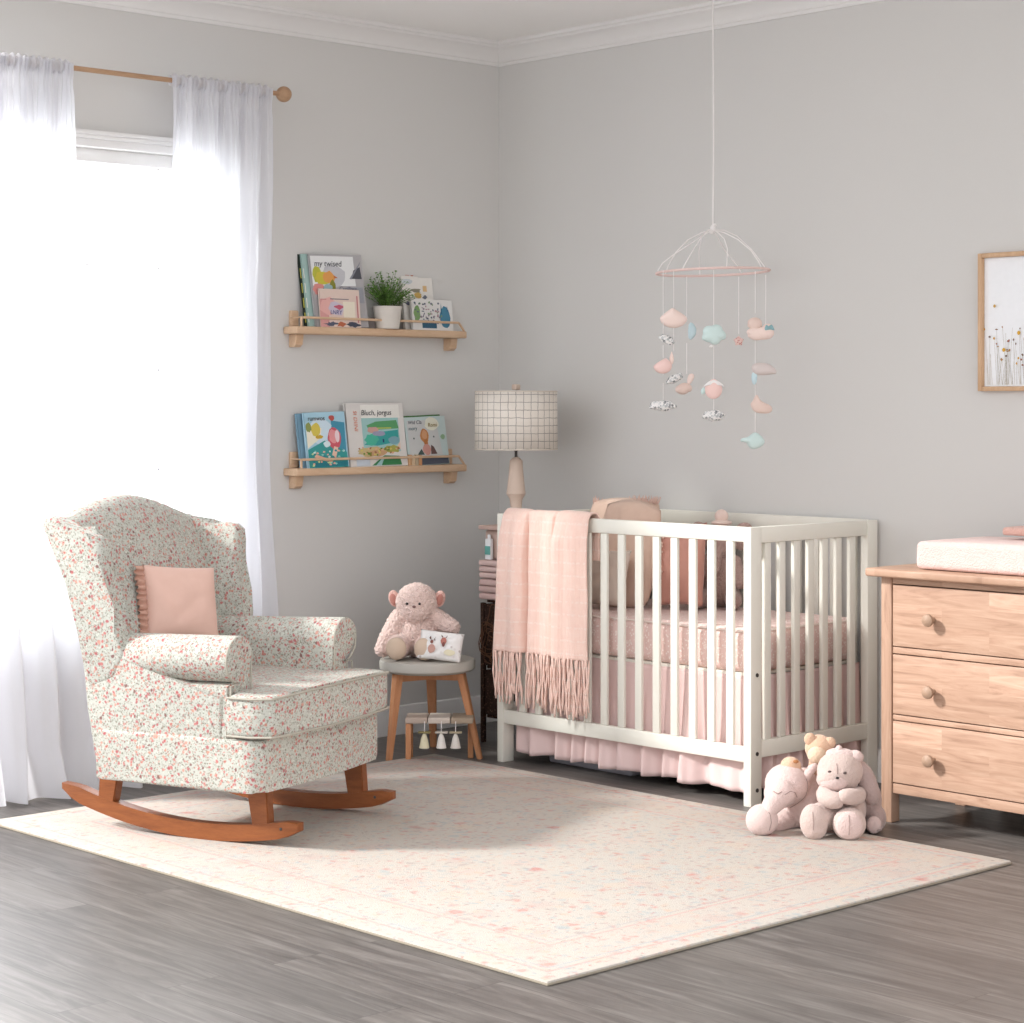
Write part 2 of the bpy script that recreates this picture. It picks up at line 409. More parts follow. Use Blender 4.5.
M['bw'] = print_mat('grey_white_print_felt', 'eeecea', ['85888a', 'b3b6b6', 'd8d9d9', '97999a', 'c6c7c8'], 115, .55)
M['fl_small'] = print_mat('tiny_red_floral_felt', 'e7c5bd', ['b86a66', 'c98d84', 'efe0da'], 200, .4)
M['taupe_rough'] = plush_mat('taupe_chenille', 'ab9484', '8f7868', 120)
M['coral_cushion'] = plain('coral_velvet', 'cf998a', .9, .1, .08, 20, 200, .4, .002, .3)

# ---------------------------------------------------------------- room
WX, WY, CZ = -.364, .335, 2.944
WO = (-2.22, -1.06, .60, 2.33)      # window opening y0 y1 z0 z1
YE = -2.3                            # the wall's near end
struct(MB().box(-1.2, 8.5, -8, 1.2, -.1, 0, 0).build('floor', M['floor']))
struct(MB().box(WX-.14, 4.6, -2.6, WY+.12, CZ, CZ+.1, 0).build('ceiling', M['ceiling']))
struct(MB().box(WX-.14, 4.6, WY, WY+.12, 0, CZ, 0).build('wall_right', M['wall']))
b = MB(); T = .14
b.box(WX-T, WX, WO[1], WY, 0, CZ, 0); b.box(WX-T, WX, YE, WO[0], 0, CZ, 0)
b.box(WX-T, WX, WO[0], WO[1], 0, WO[2], 0); b.box(WX-T, WX, WO[0], WO[1], WO[3], CZ, 0)
struct(b.build('wall_left', M['wall']))
# crown moulding profile (distance from wall, drop from ceiling)
cp = [(0, .092), (.007, .092), (.009, .080), (.014, .076), (.016, .068), (.024, .056), (.038, .040), (.052, .030), (.064, .024), (.068, .016), (.076, .012), (.080, 0), (0, 0)]
b = MB(); rl = [[(WX+p, yy-(p if yy > 0 else 0), CZ-q) for p, q in cp] for yy in (YE, WY)]; b.loops(rl); struct(b.build('trim_1', M['trim'], ang=20))
b = MB(); rl = [[(xx+(p if xx < 0 else 0), WY-p, CZ-q) for p, q in cp] for xx in (WX, 4.6)]; b.loops(rl); struct(b.build('trim_2', M['trim'], ang=20))
bp = [(0, 0), (.016, 0), (.016, .085), (.011, .1), (.008, .115), (0, .12)]
b = MB(); b.loops([[(WX+p, yy-(p if yy > 0 else 0), q) for p, q in bp] for yy in (YE, WY)]); struct(b.build('baseboard_left', M['trim'], ang=20))
b = MB(); b.loops([[(xx+(p if xx < 0 else 0), WY-p, q) for p, q in bp] for xx in (WX, 4.6)]); struct(b.build('baseboard_right', M['trim'], ang=20))
# window
y0, y1, z0, z1 = WO
b = MB()
b.box(WX-.1, WX-.03, y0, y0+.05, z0, z1); b.box(WX-.1, WX-.03, y1-.05, y1, z0, z1)
b.box(WX-.1, WX-.03, y0, y1, z0, z0+.06); b.box(WX-.1, WX-.03, y0, y1, z1-.05, z1); b.box(WX-.09, WX-.05, y0, y1, 1.503, 1.515)
win = struct(b.build('window_1', M['trim']))
b = MB()
for yy in (-2.12, -1.757, -1.39): b.box(WX-.085, WX-.05, yy-.004, yy+.004, z0+.05, z1-.04, .002)
for zz in (1.13, 1.9): b.box(WX-.085, WX-.05, y0+.04, y1-.04, zz-.004, zz+.004, .002)
b.build('muntins', M['trim'], win)
MB().box(WX-.070, WX-.066, y0+.04, y1-.04, z0+.05, z1-.04, 0).build('glass_pane', M['glass'], win)
b = MB()
b.box(WX, WX+.018, y0-.07, y0, z0-.05, z1+.02); b.box(WX, WX+.018, y1, y1+.07, z0-.05, z1+.02)
b.box(WX, WX+.02, y0-.07, y1+.07, z1, z1+.03); b.box(WX, WX+.028, y0-.08, y1+.08, z1+.03, z1+.045); b.box(WX, WX+.038, y0-.09, y1+.09, z1+.045, z1+.06)
b.box(WX, WX+.06, y0-.1, y1+.1, z0-.04, z0, .006)
b.build('casing', M['trim'], win)

# ---------------------------------------------------------------- rug
ra, rb = (2.803-.165)/2, (2.43-.497)/2
rug_c = (.165+ra, -.497-rb)
b = MB(); b.box(-ra, ra, -rb, rb, 0, .011, .004)
o = b.build('area_rug', rug_mat(ra, rb)); o.location = (rug_c[0], rug_c[1], .0008)
tag(o, 'cream faded-floral area rug under the rocking chair', 'rug')
MB().box(-ra-.002, ra+.002, -rb-.002, rb+.002, -.0004, .006, .002).build('binding', plain('rug_binding', '9c9384', .95, .1), o)
RZ = .0118

# ---------------------------------------------------------------- curtains
rod = thing('curtain_rod', 'thin wooden curtain rod with round end knob above window', 'curtain rod', (-.214, 0, 2.588))
MB().tube([(0, -2.34, 0), (0, -.97, 0)], .0095, 16).build('rod', M['rod'], rod)
MB().ell((0, -.945, 0), .031, u=28, v=18).build('finial', M['rod'], rod)
for yy in (-2.27, -.99):
    MB().tube([(-.15, yy, 0), (0, yy, 0)], .006, 10).box(-.15, -.14, yy-.02, yy+.02, -.04, .04).build('bracket', M['rod'], rod)
def curtain(name, label, ya, yb, inner_shift, seed, folds):
    rnd = random.Random(seed); ph = [rnd.uniform(0, 6.3) for _ in range(6)]
    b = MB()
    def f(u, v):
        z = 2.60-v*2.592
        y = ya+(yb-ya)*u + inner_shift(v, u)
        amp = .012+.036*min(1, v*1.6)
        xx = amp*math.sin(u*folds*2*PI*.6+ph[0]+.8*math.sin(v*2.2+ph[1])) + .3*amp*(1-.6*v)*math.sin(u*folds*3.7*PI+ph[2]+v*1.5)
        xx += .010*math.sin(u*folds*7*PI+ph[3])*max(0, 1-v*6)
        if v > .93: xx += .05*(v-.93)/.07*(.6+.4*math.sin(u*9+ph[4])); y += .02*(v-.93)/.07*math.sin(u*17)
        xx += .11*max(0, v-.55)/.45*1.0
        gather = math.exp(-((v-.028)/.008)**2)
        xx = xx*(1-gather*.6)
        return (-.214+xx+.012, y+.004*math.sin(v*20+u*30), z)
    b.grid(f, 240, 90)
    o = b.build(name, M['sheer'], None, ang=180)
    tag(o, label, 'curtain', 'sheer white curtains at the window')
    b = MB()
    n = 90
    def g(u, v):
        y = ya+(yb-ya)*u+inner_shift(0, u); a = v*2*PI
        r = .0165+.0035*math.sin(u*n*1.0+ph[1])+.002*math.sin(u*n*2.3)
        return (-.214+math.cos(a)*r, y, 2.588+math.sin(a)*r*1.35)
    b.grid(g, 200, 14, cv=True)
    b.build('rod_pocket', M['sheer'], o, ang=180)
    return o
curtain('curtain', 'sheer white gathered curtain left of the window, drawn behind the chair', -2.29, -1.897, lambda v, u: (.20*max(0, min(1, (v-.25)/.6)))*(u**2), 3, 7)
curtain('curtain', 'sheer white gathered curtain on the right of the window beside wall shelves', -1.472, -1.012, lambda v, u: -.12*(v**1.5)*(1-u)-.05*v*u, 11, 8)

# ---------------------------------------------------------------- rocking chair
ch = thing('rocking_chair', 'floral upholstered wingback rocking chair with honey wood rockers on rug', 'rocking chair', (.668, -1.84, RZ), math.radians(21))
YC = -.045
def rrect(x0, x1, y0_, y1_, r, n=6):
    pts = []
    for cx, cy, a0 in ((x1-r, y1_-r, 0), (x0+r, y1_-r, 90), (x0+r, y0_+r, 180), (x1-r, y0_+r, 270)):
        for k in range(n+1):
            a = math.radians(a0+90*k/n); pts.append((cx+r*math.cos(a), cy+r*math.sin(a)))
    return pts
# base plan: straight sides, bowed front
def bowed(xr, xs, xf, hw, rr=.06):
    xs = xs+.075
    pts = [(xr, YC-hw), (xs, YC-hw)]
    for k in range(1, 8):
        t = k/8; a = t*PI/2
        pts.append((xs+(xf-xs)*math.sin(a), YC-hw+ (hw*.12)*(1-math.cos(a))))
    for k in range(0, 9):
        t = k/8; yy = YC-hw*.88+t*2*hw*.88; pts.append((xf+.02*math.sin(t*PI), yy))
    for k in range(1, 8):
        t = 1-k/8; a = t*PI/2
        pts.append((xs+(xf-xs)*math.sin(a), YC+hw-(hw*.12)*(1-math.cos(a))))
    pts += [(xs, YC+hw), (xr, YC+hw)]
    return pts
b = MB(); b.prism(bowed(-.207, .26, .400, .382), 'z', .18, .340, .014, 3)
b.build('seat_base', M['floral'], ch, ang=50)
# cushion (T shaped)
def cush(b, z0_, z1_, grow=0):
    pts = [(-.2, YC-.27), (.27, YC-.27), (.285, YC-.385-grow)]
    pts += [(.37, YC-.388-grow), (.43+grow, YC-.36)]
    for k in range(0, 9):
        t = k/8; pts.append((.440+.02*math.sin(t*PI)+grow, YC-.33+t*.66))
    pts += [(.43+grow, YC+.36), (.37, YC+.388+grow), (.285, YC+.385+grow), (.27, YC+.27), (-.2, YC+.27)]
    b.prism(pts, 'z', z0_, z1_, .022, 3); return pts
b = MB(); pts = cush(b, .345, .476)
for v in b.bm.verts:      # crowned top
    if v.co.z > .44:
        v.co.z += .012*max(0, 1-((v.co.y-YC)/.38)**2)
cu = b.build('seat_cushion', M['floral'], ch, ang=50)
b = MB()
for zz, in ((.353,), (.469,)):
    b.tube([(x+(.003 if x > .2 else 0), y+(0 if abs(y-YC) < .3 else math.copysign(.002, y-YC)), zz+(.01*max(0, 1-((y-YC)/.38)**2) if zz > .4 else 0)) for x, y in pts[2:-2]], .004, 6)
b.build('piping', M['piping'], cu)
# arms
def arm(side):
    c = YC+side*.315; out = side
    prof = []
    # profile in (y,z): inner panel up, scroll over outward
    R0 = .072; cz = .577
    prof.append((c-out*.062, .185)); prof.append((c-out*.064, .42))
    for k in range(0, 15):
        a = math.radians(200-k*(290/14))   # from inner side over the top to the underside outside
        prof.append((c+out*(math.cos(a)*R0)+out*.006, cz+math.sin(a)*R0))
    prof += [(c+out*.052, .50), (c+out*.055, .40), (c+out*.060, .185)]
    b = MB()
    b.prism(prof, 'x', -.207, .275, .010, 3)
    for v in b.bm.verts:
        if v.co.z > .5: v.co.x += .018*min(1, (v.co.z-.5)/.1) if v.co.x > .2 else 0
        # scroll drops gently to the front
        if v.co.z > .5: v.co.z += .012*(v.co.x)
        if v.co.z > .45 and v.co.x < -.1: v.co.y -= side*.022; v.co.z -= .008
    a_ = b.build('armrest', M['floral'], ch, ang=50)
    b = MB()
    b.tube([(.289+.0, y, z+.004*(.29)) for y, z in prof[1:-1]], .003, 6)
    b.build('piping', M['piping'], a_)
arm(-1); arm(1)
# back
def back():
    b = MB(); N = 33; rings = []
    for i in range(N):
        t = i/(N-1); y = YC-.355+.71*t; s = (t-.5)*2
        H = .985+.078*max(0, math.cos(s*1.5))**1.3
        edge = min(1, (1-abs(s))/.06); k = math.sqrt(max(0, 1-(1-edge)**2))*.5+.5
        sec = []
        front = [(-.12, .40), (-.155, .5), (-.20, .62), (-.245, .74), (-.285, .86), (-.325, H-.06)]
        top = [(-.342, H-.022), (-.372, H), (-.405, H+.004), (-.436, H-.008), (-.452, H-.035)]
        rear = [(-.432, H-.1), (-.37, .80), (-.325, .68), (-.285, .55), (-.25, .40), (-.205, .185)]
        bulge = .022*(1-s*s)
        for x, z in front: sec.append((x+bulge, z))
        sec += top+rear+[(-.16, .185), (-.13, .3)]
        cx = sum(p[0] for p in sec)/len(sec)
        sec = [(cx+(p[0]-cx)*k, p[1]-(1-k)*.03*(1 if p[1] > .8 else 0)) for p in sec]
        rings.append([(x, y, z) for x, z in sec])
    b.loops(rings)
    o = b.build('backrest', M['floral'], ch, sub=1, ang=180)
back()
def wing(side):
    far = 1 if side > 0 else 0
    out = [(-.415, .975), (-.405, 1.0), (-.385, 1.012), (-.355, 1.002), (-.30, .975), (-.25, .958), (-.21, .952), (-.185, .935), (-.175, .90), (-.172, .82), (-.155, .72), (-.12, .65), (-.10, .58), (-.14, .50), (-.24, .46), (-.255, .52), (-.282, .64), (-.325, .80), (-.37, .90)]
    if far: out = [(x+.035*max(0, (z-.6)/.35)*(1 if x > -.3 else 0), z-(.03 if z > .85 and x < -.28 else 0)) for x, z in out]
    b = MB(); c = YC+side*.345; th = .033
    b.prism(out, 'y', c-th, c+th, .02, 4)
    for v in b.bm.verts:
        v.co.y += side*(.025*max(0, (v.co.z-.6)/.4))
    b.build('wing', M['floral'], ch, ang=60)
wing(-1); wing(1)
# outer side panel between arm and back is part of the base upholstery
for side in (-1, 1):
    b = MB(); c = YC+side*.345
    b.prism([(-.207, .182), (.26, .182), (.26, .47), (-.1, .55), (-.22, .60), (-.27, .58), (-.245, .40)], 'y', c-.03, c+.03, .01, 3)
    b.build('side_panel', M['floral'], ch, ang=50)
def rocker(yc):
    b = MB(); top = []; bot = []
    n = 26
    for i in range(n):
        x = -.43+i/(n-1)*.90; zb = (x-.12)**2/(2*1.55)
        h = .052
        if i == 0: h = .020; zb += .018
        if i == 1: h = .040; zb += .006
        if i == n-1: h = .026; zb += .014
        if i == n-2: h = .046; zb += .003
        bot.append((x, zb)); top.append((x, zb+h))
    b.prism(bot+top[::-1], 'y', yc-.02, yc+.02, .005, 2)
    r = b.build('rocker', M['honey'], ch, ang=30)
    MB().ell((.41, yc-.0205, .058), (.005, .002, .005), u=12, v=8).build('screw', M['bolt'], r)
for yc in (-.298, .286):
    rocker(yc)
    for xx, lean in ((.335, .035), (-.255, -.03)):
        b = MB()
        zb = (xx-.12)**2/3.1+.035
        zt = .19
        R = []
        for z, w_ in ((zb, .030), (zt, .037)):
            cx = xx - (lean if z == zt else 0)*.5
            R.append([(cx-w_, yc-.019, z), (cx+w_, yc-.019, z), (cx+w_, yc+.019, z), (cx-w_, yc+.019, z)])
        b.loops(R); bmesh.ops.bevel(b.bm, geom=b.bm.edges[:], offset=.003, segments=2, affect='EDGES')
        b.build('leg', M['honey'], ch)

# pillow helper
def cushion_mesh(w_, h_, t_, pinch=.06, n=26, pw=2.6, wr=.004, seed=0):
    b = MB()
    def side(sg):
        def f(u, v):
            a = u*2-1; c = v*2-1
            k = ((1-abs(a)**pw)*(1-abs(c)**pw))**.5
            px = a*w_/2*(1-pinch*(1-abs(c)**2)*abs(a)); pz = c*h_/2*(1-pinch*(1-abs(a)**2)*abs(c))
            d = sg*t_/2*k + wr*noise.noise(Vector((a*2.2+seed, c*2.2, sg*3)))*k*2
            return (px, d, pz)
        return f
    b.grid(side(1), n, n); b.grid(side(-1), n, n)
    bmesh.ops.remove_doubles(b.bm, verts=b.bm.verts, dist=.0004)
    return b
pl = thing('throw_pillow', 'blush pink square pillow with ruffled edge leaning in the rocking chair', 'pillow', (.556, -1.945, .722), 0)
# faces forward-right of the chair (normal = -Y local)
pl.rotation_euler = Euler((math.radians(-16), math.radians(5), math.radians(86)))
cushion_mesh(.275, .25, .095, .05).build('pillow_cover', M['pillow'], pl, ang=180)
b = MB()
def rf(u, v):
    z = -.118+u*.236; x = -.133-v*.034+.006*(1-abs(2*u-1)**2)
    return (x, .008*math.sin(u*70)*(.3+v)-.002, z+.002*math.sin(u*90))
b.grid(rf, 120, 5); b.build('ruffle', plain('ruffle_cotton', 'c9a08f', .9, .1, .2, 60), pl, solid=.0015, ang=180)

# ---------------------------------------------------------------- crib
CX0, CX1, CY0, CY1, CT = .411, 1.692, -.39, .318, .958
crib = thing('crib', 'cream painted wooden baby crib with vertical slats against the wall', 'crib', (0, 0, 0))
for px_ in (CX0, CX1-.034):
    for py_ in (CY0, CY1-.058):
        p = MB().box(px_, px_+.034, py_, py_+.058, .0, CT-.0005, .003).build('post', M['crib'], crib)
        if px_ > 1 and py_ < 0:
            for zz in (.18, .055, .45):
                MB().tube([(CX1-.001, py_+.032, zz), (CX1+.0025, py_+.032, zz)], .007, 14).tube([(CX1+.002, py_+.032, zz), (CX1+.003, py_+.032, zz)], .0045, 6).build('bolt', M['bolt'], p)
for yy in (CY0, CY1-.026):
    MB().box(CX0+.0345, CX1-.0345, yy+.003, yy+.026, CT-.052, CT, .004).build('top_rail', M['crib'], crib)
    MB().box(CX0+.0345, CX1-.0345, yy+.003, yy+.026, .150, .203, .003).build('bottom_rail', M['crib'], crib)
    k = 1.590
    while k > CX0+.06:
        MB().box(k-.0165, k+.0165, yy+.006, yy+.020, .2035, CT-.0525, .003).build('slat', M['crib'], crib)
        k -= .0871
for xx in (CX0, CX1-.034):
    MB().box(xx+.002, xx+.032, CY0+.0585, CY1-.0585, CT-.056, CT-.0005, .004).build('end_rail', M['crib'], crib)
    MB().box(xx+.002, xx+.032, CY0+.0585, CY1-.0585, .164, .222, .003).build('end_rail', M['crib'], crib)
    for i in range(7):
        yy = -.288+i*.0785
        MB().box(xx+.009, xx+.025, yy-.0165, yy+.0165, .2225, CT-.0565, .003).build('slat', M['crib'], crib)
# front top lip highlight strip is a thin cap
mat_ = MB().box(-.595, .595, -.31, .30, 0, .155, .035, 4).build('mattress', M['quilt'])
mat_.location = (1.05, -.035, .448); tag(mat_, 'crib mattress in a pink speckled print sheet', 'mattress')
b = MB()
b.box(-.58, .58, -.30, .29, -.012, -.0005, .002); b.build('mattress_support', M['crib'], mat_)
MB().tube(rrect(-.597, .597, -.312, .302, .03, 4) and [(x, y, .145) for x, y in rrect(-.594, .594, -.309, .299, .034, 4)], .004, 6, closed=True).build('piping', plain('white_piping', 'eddcd4', .9, .1), mat_)

def skirt():
    b = MB()
    pth = [(.47, .24), (.47, -.335), (1.645, -.335), (1.645, .27)]
    segs = []; L = 0
    for p, q in zip(pth, pth[1:]):
        d = math.dist(p, q); segs.append((L, d, p, q)); L += d
    def f(u, v):
        s = u*L
        for l0, d, p, q in segs:
            if s <= l0+d+1e-6: break
        t = (s-l0)/d; x = p[0]+(q[0]-p[0])*t; y = p[1]+(q[1]-p[1])*t
        tx, ty = (q[0]-p[0])/d, (q[1]-p[1])/d; nx, ny = ty, -tx
        amp = .002+.030*v**1.1
        e = min(1, min(t*d, (1-t)*d)/.05)
        wv = (lambda q: math.sin(q)+.3*math.sin(2*q))(s*60+2.2*math.sin(s*6.1)+1.2*math.sin(s*13+v))*.6+math.sin(s*19+2.5*math.sin(s*3.7)+.8*v)*.38
        o = amp*wv*e+.010*v
        if -.336 < y < -.33 and True: o = min(o, .036)
        z = .438-v*(.398+.005*math.sin(s*30+1))
        return (x+nx*o, y+ny*o, z)
    b.grid(f, 620, 26)
    return b.build('crib_skirt', M['skirt'], None, solid=.0016, ang=180)
tag(skirt(), 'pale pink ruffled crib skirt hanging below the mattress', 'crib skirt')
bn = thing('storage_bin', 'low grey storage box under the crib behind the skirt', 'storage box', (.80, -.20, 0))
MB().box(-.24, .20, -.06, .3, .0, .12, .012, 3).build('box_body', M['grey_bin'], bn)
MB().box(-.25, .21, -.07, .31, .1205, .14, .006, 2).build('lid', M['grey_bin'], bn)

# throw blanket over the front rail
th = thing('throw_blanket', 'blush pink knitted throw with fringe draped over front crib rail', 'blanket', (0, 0, 0))
yr = CY0+.0145
def path(t):       # y offset, z along the length; t 0 = back hem, 1 = front hem
    a = .20; c = .26
    if t < a: return (yr+.024, .80+(CT-.80)*t/a)
    if t < c:
        q = (t-a)/(c-a)*PI; return (yr+.024*math.cos(q), CT+.014*math.sin(q)+.003)
    return (yr-.024, CT-(t-c)/(1-c)*(CT-.435))
folds = [.0, .30, .33, .52, .55, 1.0]
def thick(u):
    # layered pleats: each fold ends in a soft step
    s = .006+.012*(.5+.5*math.sin(u*2*PI*1.6+.6))
    if u > .635: s += .026*min(1, (u-.635)/.015)-.014*(u-.635)/.365
    if u < .28: s += .012*min(1, (.28-u)/.02)
    s += .004*math.sin(u*2*PI*6+.5)-.034*math.exp(-((u-.615)/.016)**2)-.018*math.exp(-((u-.29)/.018)**2)
    return s
b = MB()
def tf(u, v):
    y, z = path(v); fr = max(0, (v-.26)/.74)
    x = .470+(.925-.470)*u
    x += -.036*fr*(1-u)**1.5 + .010*fr*u
    o = thick(u)*(.35+.65*min(1, fr*6))
    if v < .2: return (x, y+o*.4, z)
    if v < .26: return (x, y-(o*.4)*(1-2*abs((v-.2)/.06-1)) if 0 else y, z+o*.35)
    wob = .004*noise.noise(Vector((x*14, z*5, 2)))
    return (x+.004*noise.noise(Vector((x*10, z*6, 7))), y-o-wob, z)
b.grid(tf, 230, 80)
tb = b.build('blanket_cloth', M['throw'], th, solid=.006, ang=180)
b = MB(); rnd = random.Random(5)
def thr_edge(u):
    x = .470+(.925-.470)*u; return x-.036*(1-u)**1.5+.010*u
for i in range(100):
    u = (i+.5)/100+rnd.uniform(-.003, .003); lay = i % 2
    x = thr_edge(u); y = yr-.024-thick(u)+(.006 if lay else -.002)
    Lh = rnd.uniform(.15, .20)+(-.015 if lay else 0)+.035*u; dx = rnd.uniform(-.010, .012)
    P = [(x+dx*t+.0022*math.sin(t*9+i), y-.004*math.sin(t*5+i*1.7), .438-Lh*t) for t in [k/9 for k in range(10)]]
    b.tube(P, [.0038+.0012*math.sin(k*2.1+i) for k in range(10)], 5)
b.build('fringe', M['throw'], th, ang=180)

# cushions in the crib
CZT = .606
def crib_cushion(label, mat, loc, rot, w_, h_, t_, trim=None, grp=None, seed=0, pinch=.07):
    t = thing('cushion', label, 'cushion', loc, 0, grp, rot=Euler(rot))
    cushion_mesh(w_, h_, t_, pinch, seed=seed, wr=.006).build('cushion_cover', mat, t, ang=180)
    return t
peach_c = weave('peach_sand_linen', 'dcc0ae', 'd2b3a1', 700)
beige_c = weave('oatmeal_linen', 'e2d3c6', 'd8c8bb', 700)
def tuft(parent, x, z, n, spread, mat):
    b = MB(); r = random.Random(n)
    for i in range(n):
        a = r.uniform(-1, 1); k = r.uniform(.5, 1)
        p0 = Vector((x+a*spread, 0, z-.006)); d = Vector((a*.5+r.uniform(-.3, .3), r.uniform(-.3, .3), 1)).normalized()*.045*k
        b.tube([p0, p0+d*.5+Vector((r.uniform(-.006, .006), 0, 0)), p0+d], [.004, .003, .0008], 4)
    b.build('feather_trim', mat, parent, ang=180)
fe = plain('blush_feathers', 'dcbcae', .95, .1, .1, 40)
c1 = crib_cushion('large sand peach cushion with feathery top edge, left in crib', peach_c, (.640, .060, .812), (math.radians(-9), 0, 0), .36, .36, .11, seed=1, pinch=-.12)
tuft(c1, .09, .180, 90, .075, fe); tuft(c1, -.15, .17, 14, .02, fe)
c2 = crib_cushion('large sand peach cushion with wavy top, right of its feathered twin', peach_c, (.80, -.070, .806), (math.radians(-9), math.radians(4), math.radians(8)), .25, .36, .10, seed=2, pinch=-.16)
c3 = crib_cushion('oatmeal linen cushion standing in front of the peach cushions', beige_c, (.76, -.195, .722), (math.radians(-14), 0, math.radians(4)), .30, .22, .09, seed=3)
c4 = crib_cushion('coral pink velvet cushion in the middle of the crib', M['coral_cushion'], (1.01, .0, .772), (math.radians(-10), math.radians(-3), math.radians(10)), .22, .32, .09, seed=4)
b = MB(); r = random.Random(3)
for i in range(26):
    b.ell((-.06+r.uniform(-.012, .012), -.05*((1-min(1, abs(-.14+i*.011)/.165)**2.6)**.5)-.003, -.14+i*.0108), .0052, u=8, v=6)
b.build('bobble_trim', plain('bobble_cord', 'e3bfae', .9, .1), c4)
c5 = crib_cushion('nubby taupe chenille cushion behind the pink throw', M['taupe_rough'], (.575, -.285, .745), (math.radians(-8), 0, math.radians(8)), .24, .27, .08, seed=5)
# small plush at the right of the cushions
def plush(name, mat, parent, parts, vox=.005, fuzz=.0012, fs=140, it=4, floor0=True):
    b = MB()
    for p in parts: b.ell(*p)
    return b.build(name, mat, parent, remesh=vox, fuzz=fuzz, fs=fs, smooth_it=it, ang=180, floor0=floor0)
def limb(p, q, r0, r1, n=5):
    p, q = Vector(p), Vector(q)
    return [((p+(q-p)*k/(n-1))[:], r0+(r1-r0)*k/(n-1)) for k in range(n)]
pk = plush_mat('mauve_taupe_plush', 'c2a59c', 'ab8d84', 150)
t = thing('plush_elephant', 'mauve plush toy sitting against the coral cushion in crib', 'plush toy', (1.05, .19, CZT), math.radians(30)); t.scale = (1.2, 1.2, 1.22)
plush('body', pk, t, [((0, 0, .09), (.065, .06, .09)), ((0, -.01, .205), (.055, .052, .055)), *limb((-.05, -.03, .14), (-.075, -.07, .08), .024, .02), *limb((.05, -.03, .14), (.075, -.07, .08), .024, .02), *limb((-.04, -.02, .03), (-.06, -.11, .028), .03, .028), *limb((.04, -.02, .03), (.06, -.11, .028), .03, .028), *limb((0, -.05, .19), (0, -.085, .12), .018, .012)])
for sx_ in (-1, 1):
    MB().ell((sx_*.07, 0, .22), (.035, .012, .045), (0, sx_*.3, 0)).build('ear', pk, t)
    MB().ell((sx_*.02, -.058, .215), .0045, u=8, v=6).build('eye', M['eye'], t)
MB().ell((0, 0, .282), (.022, .018, .022)).ell((0.0, .0, .262), (.034, .03, .010)).build('topknot', M['tan_felt'], t)

# ---------------------------------------------------------------- tower + lamp
tw = thing('wicker_shelf_unit', 'dark brown wicker stand holding pink linens beside the crib', 'shelf unit', (.165, .01, 0))
dk = print_mat('dark_woven_wicker', '3a2a24', ['5a4034', '2a1d19', '6d5244'], 120, .3)
for sx_ in (-1, 1):
    for sy_ in (-1, 1):
        MB().box(sx_*.135-.009, sx_*.135+.009, sy_*.125-.009, sy_*.125+.009, 0, .569, .002).build('upright', dk, tw)
MB().box(-.15, .15, -.14, .14, .8685, .885, .003).build('shelf_top', plain('tower_top', 'c7aca2', .7, .2), tw)
for zz in (.10, .30, .57): MB().box(-.125, .125, -.115, .115, zz, zz+.012, .002).build('shelf', dk, tw)
MB().box(-.133, .133, -.124, .124, .313, .565, .006).box(-.133, .133, -.124, .124, .113, .295, .006).build('basket', dk, tw)
b = MB(); r = random.Random(9)
for i in range(22):
    cx = r.uniform(-.09, .09); cz = r.uniform(.36, .50); rr_ = r.uniform(.03, .07); yy = r.uniform(-.150, -.128)
    b.tube([(cx+rr_*math.cos(a*PI/9)*.7, yy+.01*math.sin(a), cz+rr_*math.sin(a*PI/9)) for a in range(18)], .0018, 5, closed=True)
b.build('twig_wreath', plain('twigs', '6b4c3b', .9, .1), tw)
def linen(z, h, lab, col, dx=0):
    b = MB(); n = max(2, int(h/.022))
    for k in range(n):
        b.box(-.150+dx, .148+dx, -.14, .12, z+k*h/n, z+(k+1)*h/n-.002, .008, 3)
    for v in b.bm.verts: v.co.y += .004*noise.noise(v.co*30); v.co.x += .005*noise.noise(v.co*25+Vector((5, 0, 0)))
    o = b.build('folded_linen', plain('linen_'+lab[:5], col, .95, .1, .04, 12, 200, .3)); o.location = (.165, .01, 0)
    return tag(o, lab, 'folded linen', 'pink linens on the wicker stand')
linen(.5835, .085, 'lower stack of folded dusty pink linens on the wicker stand', 'cfb1ac')
linen(.6705, .075, 'upper stack of folded pale pink linens on the wicker stand', 'd9bdb8', -.003)
o = MB().box(-.150, .148, -.105, .12, .7475, .8655, .012, 3).build('fabric_bin', plain('bin_cloth', 'cdb3a7', .9, .1, .04, 12, 200, .3)); o.location = (.165, .01, 0)
tag(o, 'dusty beige cloth bin at the top of the wicker stand', 'storage bin')
# small bottle
t = thing('lotion_bottle', 'small white bottle with a turquoise label by crib post', 'bottle', (.062, -.112, .7465))
MB().box(-.016, .016, -.009, .009, .0, .085, .004).build('bottle_body', M['paper'], t)
MB().box(-.0155, .0155, -.0105, -.0085, .02, .055, .0005).build('bottle_label', plain('turquoise', '67a79f', .6, .3), t)
MB().lathe([(.007, .085), (.007, .1), (.003, .102)], seg=14).build('cap', M['paper'], t)

